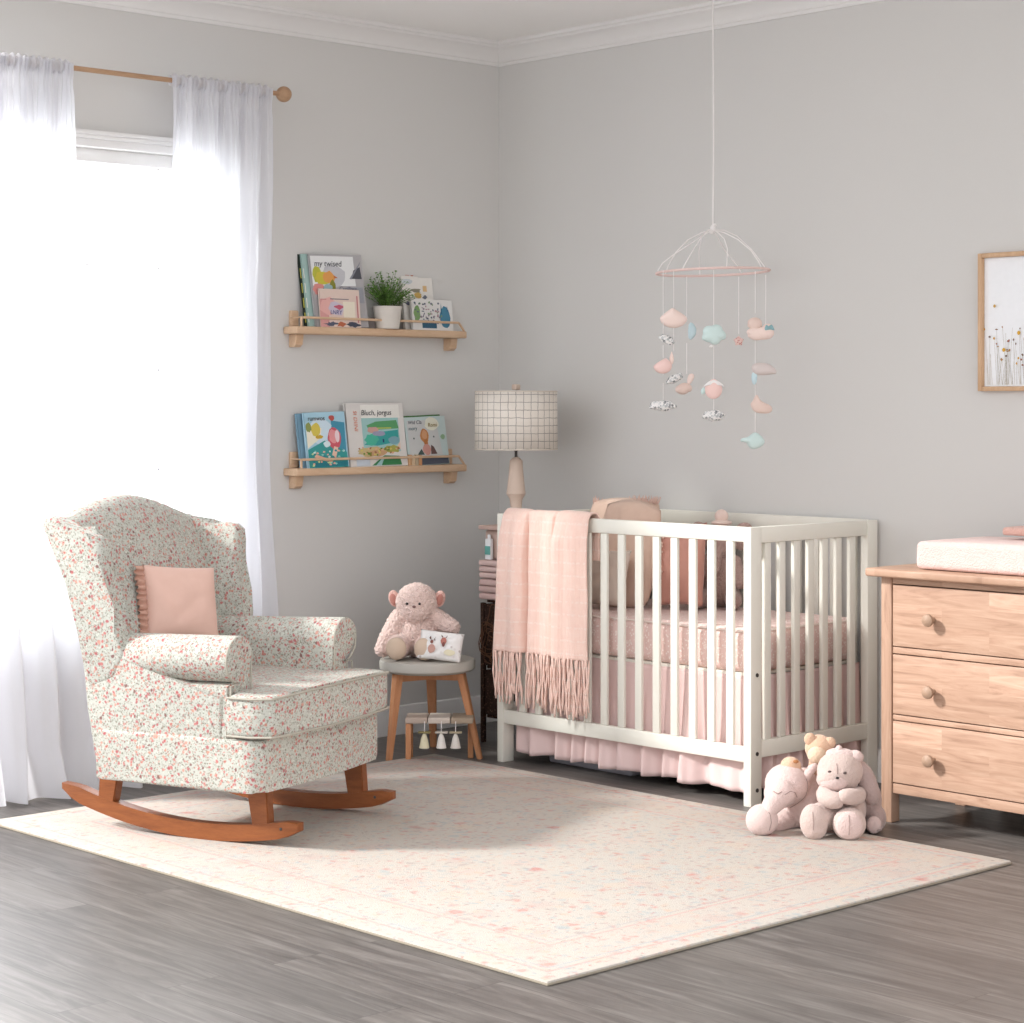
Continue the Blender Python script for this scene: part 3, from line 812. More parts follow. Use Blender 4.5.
lp = thing('table_lamp', 'table lamp with checked linen drum shade and blush turned base', 'lamp', (.113, -.01, .8855))
MB().lathe([(.07, 0), (.075, .006), (.07, .016), (.045, .024), (.03, .04), (.022, .06), (.024, .085), (.026, .105), (.034, .118), (.040, .128), (.038, .14), (.031, .20), (.027, .25), (.0265, .262), (.018, .272), (.008, .278)], seg=36).build('lamp_base', M['lampbody'], lp)
MB().lathe([(.006, .27), (.006, .30), (.012, .305), (.012, .34), (.004, .345)], seg=16).build('stem', M['bolt'], lp)
b = MB()
sh = [(.169, .310), (.1675, .546)]
b.lathe([sh[0], sh[1]], seg=64, cap=False); s_ = b.build('lamp_shade', M['shade'], lp, solid=.002)
b = MB()
for r_, z_ in ((.169, .310), (.1675, .546)):
    b.tube([(r_*math.cos(a*PI/32), r_*math.sin(a*PI/32), z_) for a in range(64)], .0028, 6, closed=True)
b.build('shade_rim', plain('shade_binding', 'd9cec2', .8, .1), s_)
b = MB()
for k in range(3):
    a = k*2*PI/3+.4; b.tube([(0, 0, .545), (.167*math.cos(a), .167*math.sin(a), .542)], .0018, 6)
b.tube([(0, 0, .33), (0, 0, .55)], .0022, 6); b.build('shade_spider', M['bolt'], lp)
MB().box(-.014, .014, -.014, .014, .552, .575, .005, 3).build('finial', M['lampbody'], lp)

# ---------------------------------------------------------------- wall shelves
def wall_shelf(label, zt):
    t = thing('wall_shelf', label, 'shelf', (WX, -.385, zt), 0, 'wooden ledges on the left wall')
    L = .452
    MB().box(0, .092, -L, L, -.030, 0, .006, 3).build('shelf_board', M['beech'], t)
    for yy in (-.405, .415):
        b = MB(); b.prism([(0, -.082), (.03, -.082), (.045, -.072), (.052, -.031), (0, -.031)], 'y', yy-.019, yy+.019, .004)
        b.build('bracket', M['beech'], t)
        MB().box(0, .018, yy-.019, yy+.019, .0005, .065, .004).build('bracket_top', M['beech'], t)
    MB().box(.082, .089, -.425, .41, .030, .040, .003).build('guard_rail', M['beech'], t)
    for yy in (-.425, .41):
        MB().tube([(.085, yy, .035), (.085, yy+(.0 if yy < 0 else .03), .0005)], .005, 8).tube([(.085, yy, .035), (.018, yy, .038)], .0035, 8).build('rail_support', M['beech'], t)
    return t
wall_shelf('upper wooden wall ledge holding books and a potted plant', 1.689)
wall_shelf('lower wooden wall ledge holding three large picture books', 1.124)

def pmat(c): 
    k = 'ink_'+c
    if k not in M: M[k] = plain(k, c, .6, .25, .03, 60)
    return M[k]
def art_part(name, parent, shapes, yoff=-.0006):
    """flat printed shapes on a cover facing -Y: each is (colour, [(x, z), ...])"""
    mats = []; idx = {}; b = MB()
    for i, (c, poly) in enumerate(shapes):
        if c not in idx: idx[c] = len(mats); mats.append(pmat(c))
        vs = [b.bm.verts.new((x, yoff-.00004*i, z)) for x, z in poly]
        f = b.bm.faces.new(vs); f.material_index = idx[c]
    o = b.build(name, mats, parent, solid=0)
    return o
def blobp(cx, cz, rx, rz, n=14, j=.15, seed=0):
    r = random.Random(seed*13+int(cx*977)+int(cz*331))
    return [(cx+rx*math.cos(2*PI*k/n)*(1+r.uniform(-j, j)), cz+rz*math.sin(2*PI*k/n)*(1+r.uniform(-j, j))) for k in range(n)]
def rectp(x0, x1, z0_, z1_): return [(x0, z0_), (x1, z0_), (x1, z1_), (x0, z1_)]
def text(body, size, col, parent, x, z, yoff=-.0025, rot=0, name='title'):
    cu_ = bpy.data.curves.new('t', 'FONT'); cu_.body = body; cu_.size = size; cu_.extrude = .0002; cu_.shear = .15
    o = bpy.data.objects.new('t', cu_); COL.objects.link(o)
    dg = bpy.context.evaluated_depsgraph_get(); dg.update()
    me = bpy.data.meshes.new_from_object(o.evaluated_get(dg)); bpy.data.objects.remove(o)
    me.materials.clear(); me.materials.append(pmat(col))
    q = bpy.data.objects.new(name, me); COL.objects.link(q); q.parent = parent
    q.rotation_euler = (PI/2, rot, 0); q.location = (x, yoff, z); return q
def book(label, y, z, w_, h_, th_, col, xfoot, lean, grp, roll=0, pages=True, spine=None):
    t = thing('picture_book', label, 'book', (WX+xfoot-.028, y+.012, z), 0, grp)
    t.rotation_euler = Euler((math.radians(-lean), math.radians(roll), PI/2))
    cv = pmat(col)
    b = MB(); b.box(-w_/2, w_/2, 0, .0022, .0, h_, .0006, 1); b.box(-w_/2, w_/2, th_-.0022, th_, .0, h_, .0006, 1)
    b.box(-w_/2, -w_/2+.003, 0, th_, .0, h_, .0006, 1)
    b.build('cover', cv if not spine else cv, t)
    MB().box(-w_/2+.0035, w_/2-.003, .0026, th_-.0026, .003, h_-.003, .0005, 1).build('pages', M['pages'], t)
    return t
G1 = 'books on the upper wall ledge'; G2 = 'books on the lower wall ledge'
ZU, ZL = 1.6895, 1.1245
# upper, tall grey book with yellow bird
bk = book('tall grey picture book with a yellow bird on its cover', -.60, ZU, .27, .300, .011, 'b4b1b3', .098, 8, G1, -1.5)
art_part('illustration', bk, [('e9eaea', rectp(-.13, .09, .17, .292)), ('c6c6cb', blobp(-.02, .21, .06, .045, seed=1)), ('bcbc48', blobp(-.105, .215, .022, .035, seed=2)), ('cdc04a', blobp(-.075, .20, .04, .028, seed=3)), ('e0a05a', blobp(-.045, .205, .03, .026, seed=4)), ('c97a4a', [(-.02, .215), (.0, .203), (-.02, .200)]), ('8a8a3c', blobp(-.03, .165, .016, .03, seed=5)), ('e0958f', blobp(-.10, .155, .032, .024, seed=6)), ('3f7f76', blobp(-.065, .148, .024, .018, seed=7)), ('9fbcc0', blobp(-.055, .165, .022, .012, seed=8)), ('55565e', [(.07, .20), (.125, .20), (.12, .25), (.085, .235)]), ('8d8e98', [(.06, .20), (.07, .198), (.12, .26), (.128, .275)]), ('a3a4ad', rectp(.04, .125, .10, .165))])
text('my twised', .034, '4a4a52', bk, -.115, .250)
text('Cyniliass', .026, '6c6c7c', bk, .0, .150)
for i, (c, lab) in enumerate((('2f3a33', 'thin black-spined book at the far left behind the tall grey book'), ('a9c6c0', 'thin pale teal book leaning just behind the tall grey book'))):
    q = book(lab, -.635+i*.008, ZU, .27, .298+.001*i, .008, c, .082-.0105*(1-i)-0*i, 8, G1, -1.5)
    art_part('spine_pattern', q, [('e3e6dc' if i else 'c8c45c', rectp(-.133, -.128, .02+.06*k, .06+.06*k)) for k in range(4)])
pkb = book('small pink scribbled picture book in front of the grey one', -.618, ZU, .205, .155, .010, 'e3cdc2', .112, 6, G1)
art_part('illustration', pkb, [('d9a09c', rectp(-.105, -.06, .0, .11)), ('e6b2ac', blobp(-.06, .085, .045, .035, seed=2)), ('cfc4d3', blobp(-.02, .075, .04, .03, seed=3)), ('c9647a', blobp(.0, .082, .026, .010, seed=4, j=.5)), ('ece2d0', rectp(.015, .075, .04, .105)), ('c98586', rectp(.085, .092, .02, .13)), ('8d8288', rectp(-.05, .045, .112, .116)), ('c98586', rectp(-.1, -.07, .110, .113)), ('565a6c', blobp(-.05, .012, .03, .008, seed=5, j=.5)), ('b86a4c', blobp(.0, .012, .025, .008, seed=6, j=.5)), ('4a4e5c', blobp(.06, .012, .03, .009, seed=7, j=.5))])
text('LNRY', .024, '565a8c', pkb, -.055, .052)
# stack lying? small dark book behind the pot
q = book('low dark grey book lying behind the rail left of the plant pot', -.455, ZU, .075, .045, .010, '77706e', .085, 6, G1)
# right of the plant
q = book('tall white card book with small town drawing right of the plant', -.165, ZU, .172, .225, .012, 'e6e2dc', .075, 8, G1)
art_part('illustration', q, [('c9cfd2', blobp(-.055, .205, .03, .012, seed=1)), ('8b8776', blobp(-.01, .17, .03, .008, seed=2, j=.5)), ('d9b888', rectp(.03, .052, .165, .19)), ('c9a860', blobp(.0, .148, .02, .014, seed=3)), ('6c7080', blobp(-.05, .115, .03, .01, seed=4, j=.5)), ('8d8a92', rectp(-.01, .07, .128, .131)), ('6f7480', blobp(.035, .14, .012, .01, seed=6, j=.5)), ('70707c', blobp(.02, .10, .03, .009, seed=5, j=.5))])
q2 = book('white card with a red mark rising above the tall card book', -.188, ZU, .09, .243, .004, 'e9e4dd', .060, 8, G1)
art_part('red_mark', q2, [('c07a64', rectp(-.025, -.002, .232, .241)), ('b96b58', blobp(.012, .236, .009, .006, seed=2))])
q = book('short speckled book with a blue castle at the right end', -.12, ZU, .225, .130, .012, 'e4e2df', .103, 6, G1)
sh_ = [('4f86a0', blobp(.07, .055, .030, .045, seed=1)), ('3f6f8c', [(.045, .07), (.05, .118), (.055, .07)]), ('4a7c98', [(.075, .08), (.083, .105), (.09, .08)]), ('7fa069', blobp(-.085, .07, .018, .035, seed=3)), ('3a6078', rectp(-.06, .02, .008, .03))]
r = random.Random(4)
for k in range(60):
    sh_.append((r.choice(['6c7080', '9a8f98', '7f9a74', 'b08f96', '55606c']), blobp(r.uniform(-.1, .05), r.uniform(.03, .118), r.uniform(.003, .007), r.uniform(.002, .005), 7, .4, k)))
art_part('illustration', q, sh_)
# plant
pot = thing('potted_plant', 'small leafy green plant in a whitewashed pot on upper ledge', 'potted plant', (WX+.066, -.352, ZU))
MB().lathe([(.045, 0), (.049, .004), (.060, .085), (.063, .092), (.059, .093), (.056, .086), (.052, .07)], seg=32).build('pot', plain('whitewashed_clay', 'ded8d0', .9, .1, .08, 25, 60, .5, .004), pot)
MB().lathe([(.0, .078), (.054, .078)], seg=24).build('soil', plain('soil', '4a3a30', .95, .1), pot)
gm = NT('green_leaf'); gm.fin(gm.ramp(gm.noise(45, 3), [(.3, '3f6b2c'), (.55, '6f9a4a'), (.75, 'a0bf72')]), .5, .3); gm = gm.m
b = MB(); bs = MB(); r = random.Random(21)
for i in range(120):
    a = r.uniform(0, 2*PI); k = r.uniform(.1, 1)**.6
    ex, ey, ez = math.cos(a)*.115*k, math.sin(a)*.112*k, .08+.155*(1-.55*k*k)*r.uniform(.55, 1.08)
    if ex < -.05: ex = -.05+r.uniform(0, .01)
    p0 = Vector((math.cos(a)*.02, math.sin(a)*.02, .078)); p1 = Vector((ex*.45, ey*.45, .078+(ez-.078)*.65)); p2 = Vector((ex, ey, ez))
    P = [p0*(1-t)**2+p1*2*t*(1-t)+p2*t*t for t in [q_/6 for q_ in range(7)]]
    bs.tube(P, .0009, 4)
    for j in range(2, 7):
        for s2 in (-1, 1):
            c = P[j]; d = Vector((r.uniform(-1, 1), r.uniform(-1, 1), r.uniform(-.2, .8))).normalized(); sdd = d.cross(Vector((0, 0, 1)));
            if sdd.length < .1: continue
            sdd.normalize(); L_ = r.uniform(.009, .015); W_ = L_*.42
            m_ = c+d*L_*.5+Vector((0, 0, .0015))
            vs = [b.bm.verts.new(x) for x in (c, m_+sdd*W_, c+d*L_, m_-sdd*W_)]; b.bm.faces.new(vs)
b.build('foliage', gm, pot, ang=10); bs.build('stems', pmat('5d7a3c'), pot)
# lower ledge
bk = book('sky blue picture book with a red bird at left of lower ledge', -.678, ZL, .208, .225, .012, 'a9cfe0', .108, 7, G2, -1.5)
r = random.Random(8)
sh_ = [('4a93ad', [(.03, .09), (.095, .05), (.098, .18), (.03, .19)]), ('cfe2ee', blobp(-.03, .15, .06, .05, seed=9)), ('f0ead8', [(-.098, .08), (-.03, .12), (-.02, .16), (-.098, .18)]), ('3f9a98', [(-.098, .0), (.098, .0), (.098, .06), (-.01, .11), (-.098, .075)]), ('d9c65a', blobp(-.05, .155, .024, .028, seed=1)), ('8f9a58', blobp(-.085, .165, .014, .02, seed=2)), ('c9a63c', blobp(-.035, .125, .018, .008, seed=3)), ('cf5f6c', blobp(.04, .118, .034, .044, seed=4, j=.08)), ('e59a9c', blobp(.035, .125, .022, .028, seed=5)), ('f0d9dc', blobp(.055, .125, .012, .024, seed=6)), ('e8c7b4', [(.02, .05), (.035, .085), (.055, .08), (.04, .04)]), ('dbeaf0', blobp(.0, .095, .018, .012, seed=7)), ('e9b9a0', [(-.07, .045), (-.03, .03), (.02, .022), (.02, .03), (-.06, .055)]), ('2f7f8c', rectp(-.07, .098, .004, .022)), ('b8574f', blobp(.035, .20, .014, .012, seed=8))]
for k in range(40): sh_.append((r.choice(['e9b7a4', '8fd0c8', 'd9ece8', '2f8494', 'c9e0a0']), blobp(r.uniform(-.09, .09), r.uniform(.01, .075), .006, .004, 7, .4, k)))
art_part('illustration', bk, sh_); text('rumwos', .026, '3f3a3a', bk, -.088, .192)
q = book('blue-grey book showing its edge behind the red bird book', -.693, ZL, .212, .222, .014, '7fa3b8', .085, 7, G2, -1.5)
bk = book('large white picture book with a green pond, centre of lower ledge', -.414, ZL, .305, .262, .016, 'dcd8d4', .106, 8, G2, -.5)
sh_ = [('eceae4', rectp(-.075, .13, .2, .255)), ('9fc6c4', rectp(-.075, .12, .06, .2)), ('5fa06c', [(-.05, .17), (.0, .185), (.11, .19), (.12, .155), (-.04, .15)]), ('b7c464', rectp(-.04, .08, .155, .160)), ('3f9f9c', [(-.07, .09), (.0, .085), (.115, .10), (.115, .15), (.0, .14), (-.02, .12)]), ('4fb59c', blobp(-.03, .11, .035, .024, seed=1)), ('c9a097', blobp(-.02, .15, .03, .014, seed=2)), ('9fa0b8', blobp(.01, .135, .035, .010, seed=3)), ('7fa8b4', blobp(.09, .105, .03, .018, seed=4)), ('e6c9b4', [(.08, .06), (.12, .07), (.12, .1)]), ('2f3f6c', rectp(.028, .036, .098, .112)), ('c9b584', blobp(-.03, .06, .08, .020, 20, .2, 5)), ('a9a858', blobp(.07, .07, .045, .016, 20, .25, 6)), ('c9a07c', blobp(-.0, .055, .05, .012, 16, .25, 7)), ('3f8454', [(-.04, .004), (.12, .004), (.11, .04), (.03, .045)]), ('9fc6c9', [(-.02, .004), (.02, .035), (.03, .035), (.01, .004)]), ('c9d2dc', rectp(-.12, -.05, .004, .04))]
for k in range(36): sh_.append((r.choice(['8a7f3c', 'd9c86c', '9f6f4c', '5f8a3c', 'e0b090']), blobp(r.uniform(-.1, .11), r.uniform(.045, .08), .006, .004, 7, .4, k)))
art_part('illustration', bk, sh_); text('Bluch, jorgus', .031, '2f2f38', bk, -.075, .212)
text('SI DIINI', .026, 'd98468', bk, -.115, .232, rot=PI/2, name='subtitle')
bk = book('square grey-green picture book with an orange figure on lower ledge', -.142, ZL, .225, .205, .014, 'c0d0cf', .104, 8, G2, -2)
sh_ = [('c9cac9', [(-.1, .04), (.08, .04), (.06, .19), (-.1, .19)]), ('c08454', blobp(-.01, .125, .024, .030, seed=1, j=.08)), ('b87848', blobp(-.006, .09, .011, .022, seed=2)), ('cf9c74', blobp(-.01, .127, .014, .02, seed=3)), ('c9968c', blobp(-.005, .065, .024, .022, seed=4)), ('6c5450', [(.015, .045), (.05, .045), (.035, .075), (.02, .085)]), ('4a5a58', [(-.06, .045), (-.02, .045), (-.035, .07)]), ('e3e2d0', blobp(.035, .175, .04, .028, seed=5)), ('8fae8c', blobp(.09, .115, .013, .011, seed=6)), ('4a5a58', blobp(-.07, .115, .004, .004, seed=7)), ('4a5a58', blobp(.04, .118, .004, .004, seed=8)), ('555a66', rectp(-.045, .108, .002, .036)), ('cfd7d2', rectp(-.105, -.05, .002, .038))]
art_part('illustration', bk, sh_)
text('Wid Cla', .022, '5c6068', bk, -.095, .175); text('mory', .022, '4a6a70', bk, -.095, .15); text('Romi', .024, '9a8450', bk, .012, .160)
q = book('green-backed book peeking out behind the orange figure book', -.144, ZL, .222, .210, .010, '4f7a46', .080, 8, G2, -2)
for k, c in enumerate(('caa27c', 'd9c0a0', 'b8a890', 'c9956c')):
    q = MB().box(0, .012, -.008, .008, 0, .045-.003*(k % 2), .001).build('small_book', pmat(c)); q.location = (WX+.070, -.240+.0185*k, ZL)
    tag(q, 'tiny tan spine standing between the two big picture books', 'book', 'tiny tan books on the lower ledge')

# ---------------------------------------------------------------- stool, bear, pouch
SC = (.15, -.52)
st = thing('stool', 'round stool with grey seat and splayed wooden legs', 'stool', (SC[0], SC[1], 0))
SZ = .385
MB().lathe([(.165, SZ-.048), (.178, SZ-.044), (.187, SZ-.036), (.188, SZ-.010), (.184, SZ-.002), (.178, SZ), (.0, SZ+.001)], seg=48).build('seat', M['stool_top'], st)
for (fx, fy), z_ in (((.124, -.694), 0), ((.328, -.404), 0), ((-.01, -.35), 0)):
    dx, dy = fx-SC[0], fy-SC[1]; L_ = math.hypot(dx, dy); tx, ty = dx/L_*.135, dy/L_*.135
    b = MB(); a_ = math.atan2(dy, dx); ca, sa = math.cos(a_), math.sin(a_)
    def sq(cx, cy, z, w_): return [(cx+ca*p-sa*q_, cy+sa*p+ca*q_, z) for p, q_ in ((-w_*.7, -w_), (w_*.7, -w_), (w_*.7, w_), (-w_*.7, w_))]
    b.loops([sq(dx, dy, z_, .013), sq(tx, ty, SZ-.05, .021)]); bmesh.ops.bevel(b.bm, geom=b.bm.edges[:], offset=.003, segments=2, affect='EDGES')
    b.build('leg', M['oak'], st)
    b = MB(); b.loops([[(p*.0+ca*d-sa*w_, sa*d+ca*w_, zz) for w_, zz in ((-.01, SZ-.082+.0), (.01, SZ-.082), (.01, SZ-.0485), (-.01, SZ-.0485))] for p, d in ((0, 0.0), (0, .125))]); b.build('apron', M['oak'], st)

fs_ = thing('step_stool', 'low wooden step with pale slatted top beneath the round stool', 'step stool', (.235, -.53, 0), math.radians(46))
for i, c in enumerate(('b9a89c', 'cbbfb4', 'a79684')):
    MB().box(-.13+.088*i, -.045+.088*i, -.07, .07, .150, .172, .004).build('slat', plain('step_slat%d' % i, c, .7, .2), fs_)
for sx_, sy_ in ((-1, -1), (-1, 1), (1, 1)):
    MB().box(sx_*.118-.011, sx_*.118+.011, sy_*.05-.012, sy_*.05+.012, 0, .1495, .003).build('leg', M['oak'], fs_)
def tagt(label, x, col, h, bodycol):
    c = Vector((x, -.085)); c.rotate(Matrix.Rotation(math.radians(46), 2))
    t = thing('bell_ornament', label, 'ornament', (.235+c.x, -.53+c.y, .06), math.radians(46), 'bell ornaments hanging from the low step')
    MB().lathe([(.020, 0), (.019, .004), (.013, .035), (.008, .05), (.004, .055)], seg=20).build('bell', plain('bell_'+bodycol, bodycol, .7, .2), t)
    MB().box(-.024, .024, -.008, .02, .056, .062, .002).build('cap', plain('bellcap_'+col, col, .7, .2), t)
    MB().tube([(0, 0, .06), (0, .012, .100)], .0015, 5).build('string', M['white_metal'], t)
tagt('olive and cream bell ornament, nearest the step leg', -.055, '8a8058', 0, 'ddd5b8')
tagt('white bell ornament in the middle below the low step', .01, 'cfc8bd', 0, 'e6e2dc')
tagt('pale beige bell ornament furthest from the step leg', .065, 'b0a58c', 0, 'd9d3cb')

bp_ = plush_mat('curly_pink_plush', 'f0d6cd', 'e8c9bf', 110, 1.0, .006)
bear = thing('teddy_bear', 'fluffy pale pink teddy bear sitting on the round stool', 'teddy bear', (.105, -.535, SZ+.001), math.radians(42)); bear.scale = (1.03, 1.03, 1.04)
P_ = [((0, .01, .085), (.082, .07, .088)), ((0, -.005, .207), (.082, .072, .075)), ((0, -.045, .182), (.056, .036, .048)), ((0, 0, .15), (.06, .05, .05))]
P_ += limb((-.07, 0, .145), (-.108, -.035, .075), .038, .034)+limb((-.108, -.035, .075), (-.125, -.05, .035), .034, .03)
P_ += limb((.07, 0, .15), (.115, -.01, .125), .038, .034)+limb((.115, -.01, .125), (.14, -.03, .118), .034, .03)
P_ += limb((-.055, -.03, .05), (-.062, -.11, .045), .045, .042)+limb((.045, -.03, .05), (.045, -.11, .045), .045, .042)
plush('body', bp_, bear, P_, .0045, .0065, 110, 3)
for sx_ in (-1, 1):
    MB().ell((sx_*.087, -.005, .222), (.022, .013, .032), (0, sx_*.25, 0)).build('ear', plush_mat('ear_fur%d' % sx_, 'e0b3a8'), bear)
    MB().ell((sx_*.089, -.015, .220), (.013, .006, .022), (0, sx_*.25, 0)).build('inner_ear', plain('ear_satin%d' % sx_, 'b87f74', .7, .2), bear)
    MB().ell((sx_*.024-.004, -.076, .209), (.0055, .004, .005), u=10, v=8).build('eye', M['eye'], bear)
MB().ell((0, -.083, .199), (.007, .004, .005), u=10, v=8).build('nose', plain('bear_nose', '7d5d58', .5, .4), bear)
for fx in (-.062, .045):
    MB().ell((fx, -.128, .047), (.039, .028, .042), u=20, v=14).build('foot_pad', plain('suede_sole', 'd3bda9', .95, .1), bear)

pc = thing('small_pouch', 'little white cushion printed with deer leaning on the bear', 'cushion', (.275, -.560, SZ+.062), 0)
pc.rotation_euler = Euler((math.radians(-22), math.radians(6), math.radians(40)))
cushion_mesh(.17, .115, .05, .03).build('pouch_cover', print_mat('pouch_print', 'eceae8', ['e9e6e4', 'e2dedc', 'c9c0bd', 'f0eeec'], 60, .3), pc, ang=180)
def surf(x, z): return -.025*max(0.001, (1-abs(x/.085)**2.6)*(1-abs(z/.0575)**2.6))**.5-.0022
def art_on(parent, shapes):
    mats = []; idx = {}; b = MB()
    for i, (c, poly) in enumerate(shapes):
        if c not in idx: idx[c] = len(mats); mats.append(pmat(c))
        f = b.bm.faces.new([b.bm.verts.new((x, surf(x, z)-.0002*i-.001, z)) for x, z in poly]); f.material_index = idx[c]
    b.build('deer_print', mats, parent)
art_on(pc, [('c49a8e', blobp(-.03, -.02, .014, .018, 10, .1, 1)), ('8a5a50', blobp(-.033, .006, .006, .008, 8, .1, 2)), ('6c4a44', [(-.045, .02), (-.035, .012), (-.040, .03)]), ('6c4a44', [(-.028, .012), (-.02, .028), (-.024, .012)]), ('b5766a', blobp(.012, .014, .011, .015, 10, .1, 3)), ('7a4a44', blobp(.014, .0, .006, .010, 8, .1, 4)), ('6c4a44', [(.004, .026), (-.002, .04), (.009, .03)]), ('6c4a44', [(.017, .028), (.026, .04), (.02, .026)]), ('e3dcc0', blobp(.04, -.028, .022, .012, 10, .1, 5))])

# ---------------------------------------------------------------- mobile
MC = Vector((1.13, .05, 1.876)); MR = .212
mob = thing('baby_mobile', 'pink ring baby mobile with white wire arms hanging over the crib', 'mobile', MC[:])
MB().tube([(MR*math.cos(a*PI/48), MR*math.sin(a*PI/48), .006*math.sin(a*PI/48+1)) for a in range(96)], .0048, 8, closed=True).build('ring', M['pink_ring'], mob)
MB().tube([(.0, 0, .165), (.003, 0, .5), (0, 0, CZ-MC.z-.0)], .0028, 8).build('cord', M['white_metal'], mob)
MB().ell((0, 0, .163), (.011, .011, .014)).ell((.004, .006, .176), (.008, .008, .006)).ell((-.005, -.003, .150), (.008, .008, .007)).build('knot', M['white_metal'], mob)
MB().lathe([(.0, CZ-MC.z), (.022, CZ-MC.z-.0), (.022, CZ-MC.z-.006), (.004, CZ-MC.z-.018)], seg=20).build('ceiling_hook', M['white_metal'], mob)
for k in range(8):
    a = k*PI/4+.25; b = MB()
    sag = (.0, .012, -.01, .014, .004, -.012, .01, 0)[k]
    Q = [(0, .158), (.045, .146+sag), (.10, .118+sag*1.6), (.155, .075+sag), (.195, .03), (MR, .002)]
    b.tube([(r_*math.cos(a+.12*math.sin(r_*18)), r_*math.sin(a+.12*math.sin(r_*18)), z) for r_, z in Q], .0022, 6)
    b.build('wire_arm', M['white_metal'], mob)
#ORNAMENTS
XRv = Vector((.6826, .7309, 0)); DRv = Vector((-.7309, .6826, 0))
def orn_pos(u, w_, z): p = MC+XRv*u+DRv*w_; return Vector((p.x, p.y, z))
GO = 'felt shapes hanging from the baby mobile'
RZo = math.atan2(.7309, .6826)
def puff(poly, th_, name, mat, parent, z=0, x=0, y=0):
    """stuffed felt shape: rounded outline in XZ, puffed along Y"""
    n = len(poly); cx = sum(p[0] for p in poly)/n; cz = sum(p[1] for p in poly)/n
    rings = []
    for k, d in ((.15, -1), (.55, -.86), (.85, -.55), (1, 0), (.85, .55), (.55, .86), (.15, 1)):
        rings.append([(x+cx+(px_-cx)*k, y+d*th_/2, z+cz+(pz-cz)*k) for px_, pz in poly])
    b = MB(); b.loops(rings); return b.build(name, mat, parent, sub=1, ang=180)
def cloud(w_, h_, n=5, seed=0):
    r = random.Random(seed); pts = []
    m = 40
    for k in range(m):
        a = 2*PI*k/m; rr_ = .96+.20*abs(math.sin(a*n/2+seed))-(.12 if math.sin(a) < -.5 else 0)
        pts.append((w_/2*math.cos(a)*rr_, h_/2*math.sin(a)*rr_))
    return pts
def drop(w_, h_, tipx=0, k=.6):
    pts = []
    for i in range(28):
        a = 2*PI*i/28; r_ = 1
        x = w_/2*math.cos(a); z = h_/2*math.sin(a)
        if z > 0: x *= (1-(z/(h_/2))**1.2*k); x += tipx*(z/(h_/2))
        pts.append((x, z))
    return pts
def orn(name, label, u, w_, z, mat, poly, th_=.03, tilt=0, bits=()):
    t = thing(name, label, 'felt ornament', orn_pos(u, w_, z)[:], 0, GO); t.rotation_euler = (0, tilt, RZo)
    puff(poly, th_, 'felt_shape', mat, t)
    for bn_, bm_, bp2, th2, off in bits: puff(bp2, th2, bn_, bm_, t, z=off[2], x=off[0], y=off[1])
    return t
K = .003757   # metres per photo pixel at the mobile
def uz(px_, py_, w_=0): return (px_-512)*K*(1+w_/7.9)-.756, 1.38-(py_-404)*K*(1+w_/7.9)
def O_(name, label, px_, py_, w_, mat, poly, th_=.03, tilt=0, bits=()):
    u, z = uz(px_, py_, w_); return orn(name, label, u, w_, z, mat, poly, th_, tilt, bits)
def star(r0, r1, n=5): return [((r0 if k % 2 else r1)*math.sin(PI*k/n), (r0 if k % 2 else r1)*math.cos(PI*k/n)) for k in range(2*n)]
O_('felt_cloud', 'big peach onion-shaped felt cloud at upper left of mobile', 674, 318, -.155, M['peach'], drop(.108, .078, -.004, .72), .045)
O_('felt_cloud', 'ragged grey print felt cloud tucked beneath the big peach one', 667, 340, -.165, M['bw'], cloud(.060, .034, 6, 1), .03, .4)
O_('felt_moon', 'pale blue felt half moon at upper left of mobile', 691, 331, .188, M['blue_felt'], [(-.012, .040), (.008, .034), (.020, .018), (.024, 0), (.020, -.018), (.006, -.034), (-.012, -.042)], .02)
O_('felt_bell', 'peach felt bell with a flat lobed base on left string', 663, 366, -.165, M['coral'], drop(.072, .060, .012, .55), .035)
O_('felt_drop', 'slim whitish pink felt drop beside the peach bell', 672, 358, -.155, M['peach'], drop(.018, .052, 0, .8), .012)
O_('felt_cloud', 'grey print felt cloud slanting just above the peach ball', 675, 379, .188, M['bw'], cloud(.068, .032, 5, 3), .026, -.45)
O_('felt_ball', 'round peach felt ball with little pink flag on top', 684, 389, .188, M['tan_felt'], cloud(.062, .046, 2, 4), .04, 0, (('flag', M['peach'], [(-.012, -.022), (.004, -.026), (.026, .014), (.012, .026), (-.008, .020)], .010, (.022, 0, .038)),))
O_('felt_cloud', 'grey print felt cloud lowest on the left string', 663, 406, -.165, M['bw'], cloud(.096, .040, 5, 2), .035)
O_('felt_cloud', 'mint felt cloud at top of the central string', 714, 335, -.205, M['mint'], cloud(.084, .074, 5, 5), .04, 0, (('bead', M['white_metal'], cloud(.012, .012, 2, 1), .012, (-.010, -.005, -.042)),))
O_('felt_diamond', 'coral felt diamond with white cord edge on central string', 714, 389, -.205, M['coral'], [(0, .042), (.014, .034), (.036, .010), (.034, -.012), (.022, -.032), (0, -.042), (-.022, -.034), (-.035, -.014), (-.036, .008), (-.014, .034)], .028, 0, (('cord_edge', M['white_metal'], [(0, .048), (.044, .008), (.041, .004), (0, .040), (-.041, .004), (-.044, .008)], .006, (0, -.008, 0)), ('side_bead', M['mint'], cloud(.016, .026, 2, 1), .012, (-.038, 0, -.008))))
O_('felt_cloud', 'grey print felt cloud at bottom of the central string', 714, 416, -.205, M['bw'], cloud(.080, .042, 6, 7), .035)
O_('felt_star', 'tiny red floral felt star on its own short string', 739, 341, .19, M['fl_small'], star(.012, .028), .012)
